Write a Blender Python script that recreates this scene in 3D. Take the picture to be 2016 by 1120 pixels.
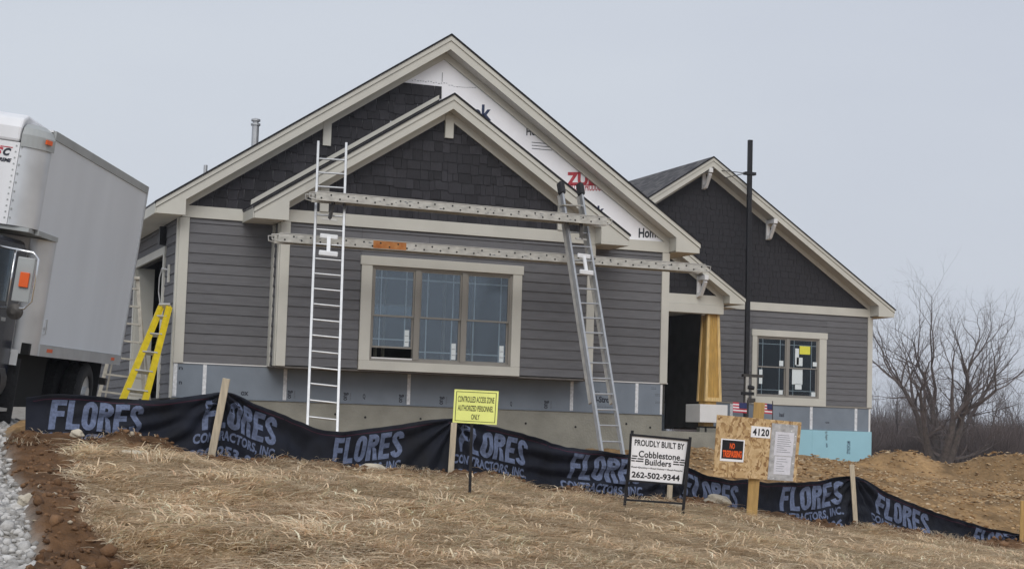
import bpy, bmesh, math, random
import numpy as np
from mathutils import Vector, Matrix
random.seed(7); RNG = np.random.default_rng(7)
scn = bpy.context.scene
for o in list(bpy.data.objects): bpy.data.objects.remove(o)
COL = scn.collection

# ------------------------------------------------------------------ camera
FPX, YAW, PITCH, ROLL = 3356.8, 0.37, 0.086, 0.0312
CAM = np.array([-5.3378, -30.1209, -1.0287])
_f = np.array([math.sin(YAW)*math.cos(PITCH), math.cos(YAW)*math.cos(PITCH), math.sin(PITCH)])
_r = np.array([math.cos(YAW), -math.sin(YAW), 0.0]); _u = np.cross(_r, _f)
_c, _s = math.cos(ROLL), math.sin(ROLL)
_r, _u = _c*_r+_s*_u, -_s*_r+_c*_u
cd = bpy.data.cameras.new('camera'); cam = bpy.data.objects.new('camera', cd); COL.objects.link(cam)
cd.sensor_fit = 'HORIZONTAL'; cd.sensor_width = 36; cd.lens = FPX/2016*36
cd.clip_start = 0.2; cd.clip_end = 6000
M = Matrix.Identity(4)
for i in range(3):
    M[i][0] = _r[i]; M[i][1] = _u[i]; M[i][2] = -_f[i]; M[i][3] = CAM[i]
cam.matrix_world = M; scn.camera = cam

def ray(x, y): return _f + _r*(x-1008)/FPX + _u*(560-y)/FPX
def atD(x, y, d): return CAM + ray(x, y)*d
def onY(x, y, Y): d = ray(x, y); return CAM + d*(Y-CAM[1])/d[1]
def onX(x, y, X): d = ray(x, y); return CAM + d*(X-CAM[0])/d[0]

# ------------------------------------------------------------------ world, sun, exposure
SUN_EL, SUN_AZ = math.radians(40), math.radians(200)      # azimuth from +Y clockwise: behind the camera, a little left
w = bpy.data.worlds.new('World'); scn.world = w; w.use_nodes = True
nt = w.node_tree; bg = nt.nodes['Background']
sky = nt.nodes.new('ShaderNodeTexSky'); sky.sky_type = 'NISHITA'; sky.sun_disc = False
sky.sun_elevation = SUN_EL; sky.sun_rotation = SUN_AZ; sky.dust_density = 6; sky.air_density = 1.2; sky.ozone_density = 1.0
mixn = nt.nodes.new('ShaderNodeMix'); mixn.data_type = 'RGBA'; mixn.inputs[0].default_value = 0.93
tc = nt.nodes.new('ShaderNodeTexCoord'); mp = nt.nodes.new('ShaderNodeMapping'); mp.inputs['Scale'].default_value = (1, 1, 3)
nz = nt.nodes.new('ShaderNodeTexNoise'); nz.inputs['Scale'].default_value = 1.3; nz.inputs['Detail'].default_value = 4
rp = nt.nodes.new('ShaderNodeValToRGB')
rp.color_ramp.elements[0].color = (5.5, 5.9, 6.9, 1); rp.color_ramp.elements[1].color = (6.6, 7.05, 7.75, 1)
rp.color_ramp.elements[0].position = 0.3; rp.color_ramp.elements[1].position = 0.7
nt.links.new(tc.outputs['Generated'], mp.inputs[0]); nt.links.new(mp.outputs[0], nz.inputs['Vector'])
nt.links.new(nz.outputs['Fac'], rp.inputs[0])
nt.links.new(sky.outputs[0], mixn.inputs[6]); nt.links.new(rp.outputs[0], mixn.inputs[7])
nt.links.new(mixn.outputs[2], bg.inputs[0]); bg.inputs[1].default_value = 0.1
sd = bpy.data.lights.new('sun', 'SUN'); sun = bpy.data.objects.new('sun', sd); COL.objects.link(sun)
sd.energy = 1.5; sd.angle = math.radians(40); sd.color = (1.0, 0.97, 0.93)
_sd = Vector((math.sin(SUN_AZ)*math.cos(SUN_EL), math.cos(SUN_AZ)*math.cos(SUN_EL), math.sin(SUN_EL)))
sun.rotation_euler = _sd.to_track_quat('Z', 'Y').to_euler()
scn.view_settings.view_transform = 'Standard'; scn.view_settings.look = 'None'
scn.view_settings.exposure = 0.0; scn.view_settings.gamma = 1.0

# ------------------------------------------------------------------ materials
MATS = {}
def mat(name, col, rough=0.7, var=0.12, scale=6.0, bump=0.0, bscale=40.0, objvar=0.0, metal=0.0, col2=None, stretch=(1, 1, 1), spec=0.35, detail=5.0):
    if name in MATS: return MATS[name]
    m = bpy.data.materials.new(name); m.use_nodes = True; n = m.node_tree.nodes; l = m.node_tree.links
    b = n['Principled BSDF']; b.inputs['Roughness'].default_value = rough; b.inputs['Metallic'].default_value = metal
    b.inputs['Specular IOR Level'].default_value = spec
    t = n.new('ShaderNodeTexCoord'); mp = n.new('ShaderNodeMapping'); mp.inputs['Scale'].default_value = stretch
    geo = n.new('ShaderNodeNewGeometry'); l.new(geo.outputs['Position'], mp.inputs[0])
    z = n.new('ShaderNodeTexNoise'); z.inputs['Scale'].default_value = scale; z.inputs['Detail'].default_value = detail
    l.new(mp.outputs[0], z.inputs['Vector'])
    r = n.new('ShaderNodeValToRGB'); c = np.array(col[:3])
    c0 = c*(1-var); c1 = np.minimum(c*(1+var), 1) if col2 is None else np.array(col2[:3])
    r.color_ramp.elements[0].position = 0.3; r.color_ramp.elements[1].position = 0.7
    r.color_ramp.elements[0].color = (*c0, 1); r.color_ramp.elements[1].color = (*c1, 1)
    l.new(z.outputs['Fac'], r.inputs[0]); out = r.outputs[0]
    if objvar:
        oi = n.new('ShaderNodeObjectInfo'); hv = n.new('ShaderNodeHueSaturation')
        mr = n.new('ShaderNodeMapRange'); mr.inputs[3].default_value = 1-objvar; mr.inputs[4].default_value = 1+objvar
        l.new(oi.outputs['Random'], mr.inputs[0]); l.new(mr.outputs[0], hv.inputs['Value']); l.new(out, hv.inputs['Color']); out = hv.outputs[0]
    l.new(out, b.inputs['Base Color'])
    if bump:
        z2 = n.new('ShaderNodeTexNoise'); z2.inputs['Scale'].default_value = bscale; z2.inputs['Detail'].default_value = 6
        l.new(mp.outputs[0], z2.inputs['Vector'])
        bp = n.new('ShaderNodeBump'); bp.inputs['Strength'].default_value = bump; bp.inputs['Distance'].default_value = 0.02
        l.new(z2.outputs['Fac'], bp.inputs['Height']); l.new(bp.outputs[0], b.inputs['Normal'])
    MATS[name] = m; return m

def attr_mat(name, attr='Col', rough=0.9, var=0.2, scale=12, bump=0.0, bscale=40, spec=0.2):
    m = bpy.data.materials.new(name); m.use_nodes = True; n = m.node_tree.nodes; l = m.node_tree.links
    b = n['Principled BSDF']; b.inputs['Roughness'].default_value = rough; b.inputs['Specular IOR Level'].default_value = spec
    a = n.new('ShaderNodeAttribute'); a.attribute_name = attr
    geo = n.new('ShaderNodeNewGeometry')
    z = n.new('ShaderNodeTexNoise'); z.inputs['Scale'].default_value = scale; z.inputs['Detail'].default_value = 8
    l.new(geo.outputs['Position'], z.inputs['Vector'])
    mr = n.new('ShaderNodeMapRange'); mr.inputs[1].default_value = 0.25; mr.inputs[2].default_value = 0.75
    mr.inputs[3].default_value = 1-var; mr.inputs[4].default_value = 1+var
    l.new(z.outputs['Fac'], mr.inputs[0])
    hv = n.new('ShaderNodeHueSaturation'); l.new(mr.outputs[0], hv.inputs['Value']); l.new(a.outputs['Color'], hv.inputs['Color'])
    l.new(hv.outputs[0], b.inputs['Base Color'])
    if bump:
        z2 = n.new('ShaderNodeTexNoise'); z2.inputs['Scale'].default_value = bscale; z2.inputs['Detail'].default_value = 8
        l.new(geo.outputs['Position'], z2.inputs['Vector'])
        bp = n.new('ShaderNodeBump'); bp.inputs['Strength'].default_value = bump; bp.inputs['Distance'].default_value = 0.04
        l.new(z2.outputs['Fac'], bp.inputs['Height']); l.new(bp.outputs[0], b.inputs['Normal'])
    MATS[name] = m; return m

def glass_mat(name, refl, tint):
    m = bpy.data.materials.new(name); m.use_nodes = True; n = m.node_tree.nodes; l = m.node_tree.links
    n.remove(n['Principled BSDF']); out = n['Material Output']
    tr = n.new('ShaderNodeBsdfTransparent'); tr.inputs[0].default_value = (0.75, 0.8, 0.82, 1)
    gl = n.new('ShaderNodeBsdfGlossy'); gl.inputs[0].default_value = (*tint, 1); gl.inputs['Roughness'].default_value = 0.16
    fr = n.new('ShaderNodeFresnel'); fr.inputs[0].default_value = 1.5
    ad = n.new('ShaderNodeMath'); ad.operation = 'MULTIPLY_ADD'; ad.inputs[1].default_value = 1.0; ad.inputs[2].default_value = refl
    l.new(fr.outputs[0], ad.inputs[0])
    mx = n.new('ShaderNodeMixShader'); l.new(ad.outputs[0], mx.inputs[0]); l.new(tr.outputs[0], mx.inputs[1]); l.new(gl.outputs[0], mx.inputs[2])
    # faint ripple in the sheet
    z = n.new('ShaderNodeTexNoise'); z.inputs['Scale'].default_value = 2.5
    geo = n.new('ShaderNodeNewGeometry'); l.new(geo.outputs['Position'], z.inputs['Vector'])
    bp = n.new('ShaderNodeBump'); bp.inputs['Strength'].default_value = 0.02; l.new(z.outputs['Fac'], bp.inputs['Height']); l.new(bp.outputs[0], gl.inputs['Normal'])
    l.new(mx.outputs[0], out.inputs[0]); MATS[name] = m; return m

mat('siding', (0.138, 0.138, 0.146), 0.75, 0.10, 3.0, 0.25, 60, objvar=0.07, stretch=(1, 1, 6))
mat('shake', (0.030, 0.029, 0.034), 0.8, 0.2, 9.0, 0.4, 50, objvar=0.30, stretch=(4, 4, 1))
mat('trim', (0.56, 0.55, 0.495), 0.6, 0.05, 2.0, 0.1, 60, objvar=0.03)
mat('soffit', (0.60, 0.575, 0.52), 0.65, 0.05, 2.0)
mat('white_trim', (0.72, 0.72, 0.72), 0.5, 0.04, 3.0)
mat('shingle_edge', (0.016, 0.016, 0.019), 0.9, 0.3, 20, 0.5, 60)
mat('foam', (0.20, 0.235, 0.28), 0.45, 0.10, 2.2, 0.15, 9, objvar=0.05)
mat('tape', (0.68, 0.70, 0.73), 0.45, 0.2, 18, 0.3, 30)
mat('print_dark', (0.03, 0.035, 0.05), 0.6, 0.2, 20)
mat('print_soft', (0.10, 0.115, 0.14), 0.6, 0.2, 20)
mat('print_navy', (0.03, 0.045, 0.10), 0.6, 0.2, 20)
mat('print_red', (0.48, 0.06, 0.08), 0.6, 0.2, 20)
mat('wrap', (0.90, 0.91, 0.96), 0.45, 0.06, 1.5, 0.25, 4)
mat('concrete', (0.265, 0.26, 0.225), 0.9, 0.22, 1.6, 0.5, 25, detail=9)
mat('hole', (0.02, 0.02, 0.02), 0.9)
mat('blue_foam', (0.33, 0.58, 0.68), 0.5, 0.05, 1.5, 0.1, 20)
mat('lumber', (0.66, 0.47, 0.21), 0.7, 0.25, 5, 0.3, 40, stretch=(6, 6, 0.7))
mat('ply', (0.46, 0.28, 0.075), 0.7, 0.22, 4, 0.3, 40, stretch=(5, 5, 0.7))
mat('pale_lumber', (0.52, 0.45, 0.34), 0.75, 0.18, 6, 0.3, 40, stretch=(6, 6, 0.7), objvar=0.08)
mat('tan_lumber', (0.45, 0.29, 0.11), 0.75, 0.18, 6, 0.3, 40, stretch=(6, 6, 0.7), objvar=0.08)
mat('aluminium', (0.50, 0.51, 0.52), 0.42, 0.10, 8, 0, metal=0.75)
mat('dull_alu', (0.50, 0.49, 0.46), 0.5, 0.16, 7, 0.1, 30, metal=0.45)
mat('plank_alu', (0.50, 0.49, 0.45), 0.55, 0.22, 7, 0.2, 25, metal=0.35, stretch=(1, 1, 2))
mat('plank_under', (0.12, 0.11, 0.10), 0.7, 0.2, 8)
mat('rust', (0.42, 0.13, 0.025), 0.75, 0.15, 9, 0.2, 40, col2=(0.52, 0.25, 0.09))
mat('dark_steel', (0.075, 0.07, 0.066), 0.6, 0.3, 15, metal=0.4)
mat('white_plastic', (0.78, 0.79, 0.80), 0.45, 0.05, 8)
mat('rubber', (0.022, 0.022, 0.024), 0.8, 0.3, 30, 0.4, 60)
mat('black_paint', (0.014, 0.014, 0.017), 0.5, 0.3, 12)
mat('yellow_paint', (0.62, 0.47, 0.012), 0.45, 0.12, 8)
mat('cream_alu', (0.42, 0.395, 0.34), 0.6, 0.18, 8, metal=0.2)
mat('vinyl_taupe', (0.26, 0.245, 0.22), 0.5, 0.05, 4)
mat('grille', (0.88, 0.88, 0.88), 0.5, 0.04, 4)
mat('sticker', (0.70, 0.76, 0.78), 0.5, 0.06, 30)
mat('sticker_yellow', (0.75, 0.72, 0.08), 0.5, 0.06, 30)
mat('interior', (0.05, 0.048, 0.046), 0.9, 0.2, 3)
mat('stud', (0.42, 0.36, 0.27), 0.8, 0.15, 6)
mat('sign_yellow', (0.90, 0.96, 0.30), 0.4, 0.05, 5)
mat('sign_white', (0.90, 0.90, 0.92), 0.4, 0.03, 5)
mat('sign_black', (0.012, 0.012, 0.014), 0.5)
mat('sign_orange', (0.85, 0.12, 0.02), 0.5, 0.06, 20)
mat('paper', (0.70, 0.70, 0.76), 0.7, 0.08, 20)
mat('poly_sheet', (0.45, 0.45, 0.46), 0.25, 0.25, 16, 0.6, 14)
mat('flag_red', (0.50, 0.05, 0.08), 0.8); mat('flag_white', (0.75, 0.73, 0.76), 0.8); mat('flag_blue', (0.035, 0.045, 0.13), 0.8)
mat('fence_print', (0.115, 0.145, 0.235), 0.7, 0.28, 30, 0.2, 120)
mat('truck_white', (0.76, 0.77, 0.79), 0.35, 0.08, 1.2, stretch=(3, 3, 0.4))
mat('truck_side', (0.70, 0.735, 0.775), 0.4, 0.05, 0.8, stretch=(1.5, 1.5, 0.35), spec=0.4)
mat('truck_alu', (0.60, 0.62, 0.64), 0.33, 0.10, 3, metal=0.6)
mat('truck_cap', (0.36, 0.38, 0.38), 0.45, 0.10, 3)
mat('cab_paint', (0.012, 0.016, 0.03), 0.25, 0.2, 2, spec=0.6)
mat('under', (0.012, 0.012, 0.012), 0.85)
mat('chrome', (0.72, 0.73, 0.74), 0.15, 0.04, 5, metal=0.9)
mat('amber', (0.75, 0.12, 0.02), 0.3, 0.05, 5)
mat('bark', (0.105, 0.088, 0.080), 0.95, 0.3, 6, 0.4, 30)
mat('twig', (0.120, 0.100, 0.095), 0.95, 0.25, 3)
mat('thicket', (0.085, 0.066, 0.062), 0.95, 0.35, 0.25)
mat('rock', (0.50, 0.45, 0.36), 0.9, 0.25, 9, 0.4, 30)
glass_mat('glass', 0.085, (0.80, 0.90, 1.0)); glass_mat('glass_dark', -0.015, (0.85, 0.92, 1.0))

def roof_mat():
    m = mat('shingle_roof', (0.085, 0.085, 0.092), 0.95, 0.3, 14, 0.4, 60, spec=0.15); n = m.node_tree.nodes; l = m.node_tree.links
    b = n['Principled BSDF']; geo = n.new('ShaderNodeNewGeometry'); sx = n.new('ShaderNodeSeparateXYZ'); cx = n.new('ShaderNodeCombineXYZ')
    l.new(geo.outputs['Position'], sx.inputs[0]); l.new(sx.outputs['Y'], cx.inputs[0])
    mu = n.new('ShaderNodeMath'); mu.operation = 'MULTIPLY'; mu.inputs[1].default_value = 1.8
    l.new(sx.outputs['Z'], mu.inputs[0]); l.new(mu.outputs[0], cx.inputs[1])
    br = n.new('ShaderNodeTexBrick'); br.inputs['Scale'].default_value = 1.0; br.inputs['Brick Width'].default_value = 0.24; br.inputs['Row Height'].default_value = 0.14
    br.inputs['Mortar Size'].default_value = 0.012; br.inputs['Color1'].default_value = (0.075, 0.075, 0.082, 1); br.inputs['Color2'].default_value = (0.17, 0.165, 0.165, 1)
    br.inputs['Mortar'].default_value = (0.022, 0.022, 0.025, 1); l.new(cx.outputs[0], br.inputs['Vector']); l.new(br.outputs['Color'], b.inputs['Base Color'])
roof_mat()

def osb_mat():
    m = bpy.data.materials.new('osb'); m.use_nodes = True; n = m.node_tree.nodes; l = m.node_tree.links; b = n['Principled BSDF']
    b.inputs['Roughness'].default_value = 0.75; geo = n.new('ShaderNodeNewGeometry')
    z = n.new('ShaderNodeTexNoise'); z.inputs['Scale'].default_value = 6; l.new(geo.outputs['Position'], z.inputs['Vector'])
    va = n.new('ShaderNodeVectorMath'); va.operation = 'MULTIPLY_ADD'; va.inputs[1].default_value = (0.25, 0.25, 0.25)
    l.new(z.outputs['Color'], va.inputs[0]); l.new(geo.outputs['Position'], va.inputs[2])
    v = n.new('ShaderNodeTexVoronoi'); v.inputs['Scale'].default_value = 34; mpp = n.new('ShaderNodeMapping'); mpp.inputs['Scale'].default_value = (1, 1, .55); mpp.inputs['Rotation'].default_value = (0, .5, 0); l.new(va.outputs[0], mpp.inputs[0]); l.new(mpp.outputs[0], v.inputs['Vector'])
    r = n.new('ShaderNodeValToRGB'); e = r.color_ramp.elements
    e[0].color = (0.27, 0.15, 0.06, 1); e[1].color = (0.66, 0.48, 0.27, 1); e[0].position = 0.05; e[1].position = 0.95
    x = e.new(0.4); x.color = (0.50, 0.33, 0.155, 1)
    sp = n.new('ShaderNodeSeparateColor'); l.new(v.outputs['Color'], sp.inputs[0]); l.new(sp.outputs[0], r.inputs[0]); l.new(r.outputs[0], b.inputs['Base Color'])
    bp = n.new('ShaderNodeBump'); bp.inputs['Strength'].default_value = 0.3; bp.inputs['Distance'].default_value = 0.01
    l.new(v.outputs['Distance'], bp.inputs['Height']); l.new(bp.outputs[0], b.inputs['Normal']); MATS['osb'] = m
osb_mat()

# ------------------------------------------------------------------ object helpers
WL = {}
def link(o, parent=None, loc=(0, 0, 0)):
    COL.objects.link(o); loc = Vector(loc); WL[o] = loc
    if parent is not None:
        o.parent = parent; o.location = loc - WL[parent]
    else: o.location = loc
    return o
def thing(name, label, cat, loc, group=None):
    o = bpy.data.objects.new(name, None); o.empty_display_size = 0.2; link(o, None, loc)
    return tag(o, label, cat, group)
def tag(o, label=None, cat=None, group=None, kind=None):
    if label: o['label'] = label
    if cat: o['category'] = cat
    if group: o['group'] = group
    if kind: o['kind'] = kind
    return o
class MB:
    def __init__(s): s.v = []; s.f = []
    def add(s, vs, fs):
        b = len(s.v); s.v += [tuple(map(float, p)) for p in vs]; s.f += [tuple(i+b for i in f) for f in fs]; return s
    def box(s, x0, x1, y0, y1, z0, z1):
        return s.add([(x0, y0, z0), (x1, y0, z0), (x1, y1, z0), (x0, y1, z0), (x0, y0, z1), (x1, y0, z1), (x1, y1, z1), (x0, y1, z1)],
                     [(0, 3, 2, 1), (4, 5, 6, 7), (0, 1, 5, 4), (1, 2, 6, 5), (2, 3, 7, 6), (3, 0, 4, 7)])
    def obox(s, o, ax, ay, az):      # oriented box from corner o and three edge vectors
        o, ax, ay, az = map(np.array, (o, ax, ay, az))
        P = [o, o+ax, o+ax+ay, o+ay, o+az, o+ax+az, o+ax+ay+az, o+ay+az]
        return s.add(P, [(0, 3, 2, 1), (4, 5, 6, 7), (0, 1, 5, 4), (1, 2, 6, 5), (2, 3, 7, 6), (3, 0, 4, 7)])
    def prism(s, poly, y0, y1):      # xz polygon extruded in y (counter-clockwise seen from -y)
        n = len(poly); P = [(x, y0, z) for x, z in poly]+[(x, y1, z) for x, z in poly]
        F = [tuple(range(n)), tuple(range(2*n-1, n-1, -1))]+[(i, i+n, (i+1) % n+n, (i+1) % n) for i in range(n)]
        return s.add(P, F)
    def bar(s, a, b, w, t, up=(0, 0, 1)):   # rectangular bar between two points
        a, b = np.array(a, float), np.array(b, float); d = b-a; L = np.linalg.norm(d); d = d/L
        x = np.cross(d, np.array(up, float)); x /= np.linalg.norm(x); y = np.cross(x, d)
        return s.obox(a-x*w/2-y*t/2, x*w, y*t, d*L)
    def tube(s, pts, rad, n=8, caps=True):
        pts = [np.array(p, float) for p in pts]; k = len(pts)
        rad = [rad]*k if not hasattr(rad, '__len__') else rad; P = []; ref = None
        for i, p in enumerate(pts):
            d = pts[min(i+1, k-1)]-pts[max(i-1, 0)]; d = d/(np.linalg.norm(d)+1e-9)
            if ref is None: ref = np.cross(d, [0.3, 0.5, 0.81])
            x = ref-d*(ref@d); x /= (np.linalg.norm(x)+1e-9); y = np.cross(d, x); ref = x
            P += [p+rad[i]*(math.cos(2*math.pi*j/n)*x+math.sin(2*math.pi*j/n)*y) for j in range(n)]
        F = [(i*n+j, i*n+(j+1) % n, (i+1)*n+(j+1) % n, (i+1)*n+j) for i in range(k-1) for j in range(n)]
        if caps: F += [tuple(range(n-1, -1, -1)), tuple(range((k-1)*n, k*n))]
        return s.add(P, F)
    def mesh(s, name='m', smooth=False):
        m = bpy.data.meshes.new(name); m.from_pydata(s.v, [], s.f); m.validate()
        bm = bmesh.new(); bm.from_mesh(m); bmesh.ops.recalc_face_normals(bm, faces=bm.faces); bm.to_mesh(m); bm.free()
        if smooth: m.polygons.foreach_set('use_smooth', [True]*len(m.polygons))
        return m
    def build(s, name, mt, parent=None, smooth=False, bevel=0.0):
        V = np.array(s.v); c = (V.min(0)+V.max(0))/2; c[2] = V[:, 2].min()
        s.v = [tuple(p) for p in V-c]; me = s.mesh(name, smooth); me.materials.append(MATS[mt])
        o = link(bpy.data.objects.new(name, me), parent, c)
        if bevel:
            bv = o.modifiers.new('bevel', 'BEVEL'); bv.width = bevel; bv.segments = 2; bv.limit_method = 'ANGLE'
        return o
def box(name, mt, parent, x0, x1, y0, y1, z0, z1, bevel=0.0): return MB().box(x0, x1, y0, y1, z0, z1).build(name, mt, parent, bevel=bevel)
def np_mesh(name, V, F, mt, col=None, smooth=False):
    me = bpy.data.meshes.new(name); k = F.shape[1]
    me.vertices.add(len(V)); me.vertices.foreach_set('co', V.astype(np.float32).ravel())
    me.loops.add(F.size); me.loops.foreach_set('vertex_index', F.astype(np.int32).ravel())
    me.polygons.add(len(F)); me.polygons.foreach_set('loop_start', np.arange(0, F.size, k, dtype=np.int32))
    if smooth: me.polygons.foreach_set('use_smooth', np.ones(len(F), bool))
    me.update(calc_edges=True)
    if col is not None:
        a = me.color_attributes.new('Col', 'FLOAT_COLOR', 'POINT'); a.data.foreach_set('color', np.c_[col, np.ones(len(col))].astype(np.float32).ravel())
    me.materials.append(MATS[mt]); return me
def vnoise(x, y, seed=0):            # smooth value noise, -1..1
    r = np.random.default_rng(seed).random((64, 64))*2-1
    xi, yi = np.floor(x).astype(int), np.floor(y).astype(int); fx, fy = x-xi, y-yi
    fx = fx*fx*(3-2*fx); fy = fy*fy*(3-2*fy)
    g = lambda a, b: r[a % 64, b % 64]
    return (g(xi, yi)*(1-fx)+g(xi+1, yi)*fx)*(1-fy)+(g(xi, yi+1)*(1-fx)+g(xi+1, yi+1)*fx)*fy
def fbm(x, y, oct=4, seed=0): return sum(vnoise(x*2**i+i*7.3, y*2**i+i*3.1, seed+i)/2**i for i in range(oct))

# flat lettering: returns bmesh in the unit frame x 0..1 (width), y 0..1 (height)
def text_bm(s, bold=0.0, shear=0.0, spacing=1.0, line=1.0, align='LEFT'):
    cu = bpy.data.curves.new('t', 'FONT'); cu.body = s; cu.offset = bold; cu.shear = shear; cu.space_character = spacing; cu.space_line = line
    cu.align_x = align; cu.resolution_u = 3; cu.fill_mode = 'FRONT'
    ob = bpy.data.objects.new('t', cu); me = bpy.data.meshes.new_from_object(ob)
    bm = bmesh.new(); bm.from_mesh(me); bpy.data.objects.remove(ob); bpy.data.curves.remove(cu); bpy.data.meshes.remove(me)
    xs = [v.co.x for v in bm.verts]; ys = [v.co.y for v in bm.verts]; x0, x1, y0, y1 = min(xs), max(xs), min(ys), max(ys)
    for v in bm.verts: v.co = ((v.co.x-x0)/(x1-x0), (v.co.y-y0)/(y1-y0), 0)
    return bm
def lettering(name, s, mt, parent, o, u, v, bold=0.0, shear=0.0, spacing=1.0, line=1.0, align='LEFT', clip=None):
    """flat print: o lower left corner, u full width vector, v full height vector"""
    bm = text_bm(s, bold, shear, spacing, line, align); o, u, v = map(Vector, (o, u, v))
    for q in bm.verts: q.co = o+u*q.co.x+v*q.co.y
    if clip:
        for p, n in clip: bmesh.ops.bisect_plane(bm, geom=bm.verts[:]+bm.edges[:]+bm.faces[:], plane_co=p, plane_no=n, clear_outer=True)
    if not bm.verts: bm.free(); return None
    c = sum((q.co for q in bm.verts), Vector())/len(bm.verts)
    for q in bm.verts: q.co -= c
    me = bpy.data.meshes.new(name); bm.to_mesh(me); bm.free(); me.materials.append(MATS[mt])
    return link(bpy.data.objects.new(name, me), parent, c)

# ------------------------------------------------------------------ truck frame (needed by the terrain)
TF = -np.array([0.366, 0.930, 0.013]); TF /= np.linalg.norm(TF)
_tilt = math.radians(6.7); _rh = np.array([0.932, -0.366, 0.0])
TR = math.cos(_tilt)*_rh-math.sin(_tilt)*np.array([0, 0, 1.0]); TR -= TF*(TR@TF); TR /= np.linalg.norm(TR)
TU = np.cross(TF, TR); TU = TU if TU[2] > 0 else -TU
TO = atD(236, 699, 24.1)                                  # rear lower corner of the box on the visible side
def T(u, w, h): return TO+TF*(u+0.45*min(max((u-2.0)/1.4, 0), 1))-TR*w+TU*h                  # u towards the cab, w away from the visible side, h up

# ------------------------------------------------------------------ terrain
FENCE = [  # x px, top y, ground y, distance
 (48, 782, 868, 17.4), (150, 776, 876, 17.6), (240, 783, 882, 17.75), (330, 785, 895, 18.0), (440, 772, 912, 18.3), (500, 795, 912, 18.45), (560, 818, 918, 18.6),
 (640, 846, 930, 18.8), (720, 843, 940, 19.0), (800, 834, 945, 19.1), (888, 824, 938, 19.3), (960, 836, 955, 19.55), (1040, 857, 965, 19.9), (1120, 880, 978, 20.2),
 (1220, 892, 985, 20.6), (1318, 902, 990, 21.0), (1400, 938, 1005, 21.45), (1480, 945, 1018, 21.9), (1570, 950, 1032, 22.4), (1683, 938, 1038, 23.0),
 (1750, 970, 1048, 23.35), (1830, 1003, 1062, 23.8), (1920, 1032, 1072, 24.2), (2012, 1052, 1080, 24.6), (2120, 1075, 1120, 25.1)]
FT = np.array(FENCE, float)
FB = np.array([atD(x, yb, d) for x, yt, yb, d in FENCE]); FTOP = np.array([atD(x, yt, d) for x, yt, yb, d in FENCE])
CP = [tuple(p) for p in FB]
CP += [tuple(atD(*q)) for q in [(250, 1120, 11.8), (600, 1120, 12.0), (1000, 1120, 12.4), (1500, 1120, 15.5), (2000, 1120, 20.3), (200, 1000, 13.6),
       (20, 1120, 9.7), (35, 1000, 12.4), (20, 880, 16.8), (-200, 1000, 12.4), (-250, 880, 16.8), (1850, 942, 45), (2300, 960, 45), (1900, 1000, 31), (1980, 962, 42)]]
CP += [tuple(CAM+np.array([0, 0, -1.6])), (-12, -30, -2.5), (6, -26, -2.75), (16, -24, -3.0), (-5, -40, -2.8), (10, -40, -3.0)]
CP += [tuple(T(u, ww, -1.0)) for u in (1.1, 6.3) for ww in (0.15, 2.3)]
CP += [(-0.6, 3, -0.72), (-4, 3, -0.8), (-0.2, -0.4, -1.15), (0, -5, -1.2), (3, -1.5, -1.42), (6.5, -3.5, -1.50), (9.6, -0.5, -1.45), (13, 5, -1.38), (15.8, 9.9, -1.36), (19, 12.6, -1.42),
       (20.5, 12.8, -1.5), (22.9, 12.9, -1.72), (25, 13, -1.8), (10, -5, -1.75), (14, -5, -2.05), (-10, 6, -0.9), (-10, 20, -1.2), (10, 25, -1.4), (25, 25, -1.9)]
for a in np.linspace(0, 2*math.pi, 14, endpoint=False): CP.append((5+75*math.sin(a), 5+75*math.cos(a), -2.05 if math.sin(a) > -0.2 else -1.9))
for a in np.linspace(0, 2*math.pi, 10, endpoint=False): CP.append((5+250*math.sin(a), 5+250*math.cos(a), -2.6))
CP = np.array(CP)
def _phi(d2): return -np.sqrt(d2+0.6)
_d2 = ((CP[:, None, :2]-CP[None, :, :2])**2).sum(-1); _A = _phi(_d2)-np.eye(len(CP))*0.02
_n = len(CP); _K = np.zeros((_n+1, _n+1)); _K[:_n, :_n] = _A; _K[:_n, _n] = 1; _K[_n, :_n] = 1
_W = np.linalg.solve(_K, np.r_[CP[:, 2], 0])
def base_z(x, y):
    x, y = np.asarray(x, float), np.asarray(y, float); out = np.full(x.shape, _W[-1])
    for (a, b, _), wt in zip(CP, _W): out = out+wt*_phi((x-a)**2+(y-b)**2)
    far = np.clip((np.hypot(x, y)-200)/120, 0, 1)
    return out*(1-far)-2.6*far
# fence line in plan, as y(x)
def fence_y(x): return np.interp(x, FB[:, 0], FB[:, 1])
# dirt bank / gravel borders as x(y) on the ground (from the photograph, carried onto the slope)
LAWN_EDGE = np.array([atD(q[0], q[1], q[2])[:2] for q in [(300, 1200, 9.6), (225, 1120, 11.6), (165, 1030, 13.0), (125, 960, 15.2), (140, 905, 16.9), (300, 900, 17.9)]])
GRAV_EDGE = np.array([atD(q[0], q[1], q[2])[:2] for q in [(80, 1300, 7.5), (95, 1120, 9.9), (105, 1040, 11.4), (65, 950, 13.8), (25, 880, 16.8), (45, 845, 18.2), (60, 830, 20)]])
def edge_x(E, y): o = np.argsort(E[:, 1]); return np.interp(y, E[o, 1], E[o, 0])
MOUNDS = [(*atD(x, 930, d)[:2], r, h) for x, d, r, h in ((1785, 46.5, .85, .50), (1942, 46, .85, .55), (1733, 46, .6, .28), (1830, 46, .8, .12), (1995, 46.3, .7, .30), (2060, 46, .9, .45))]
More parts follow.
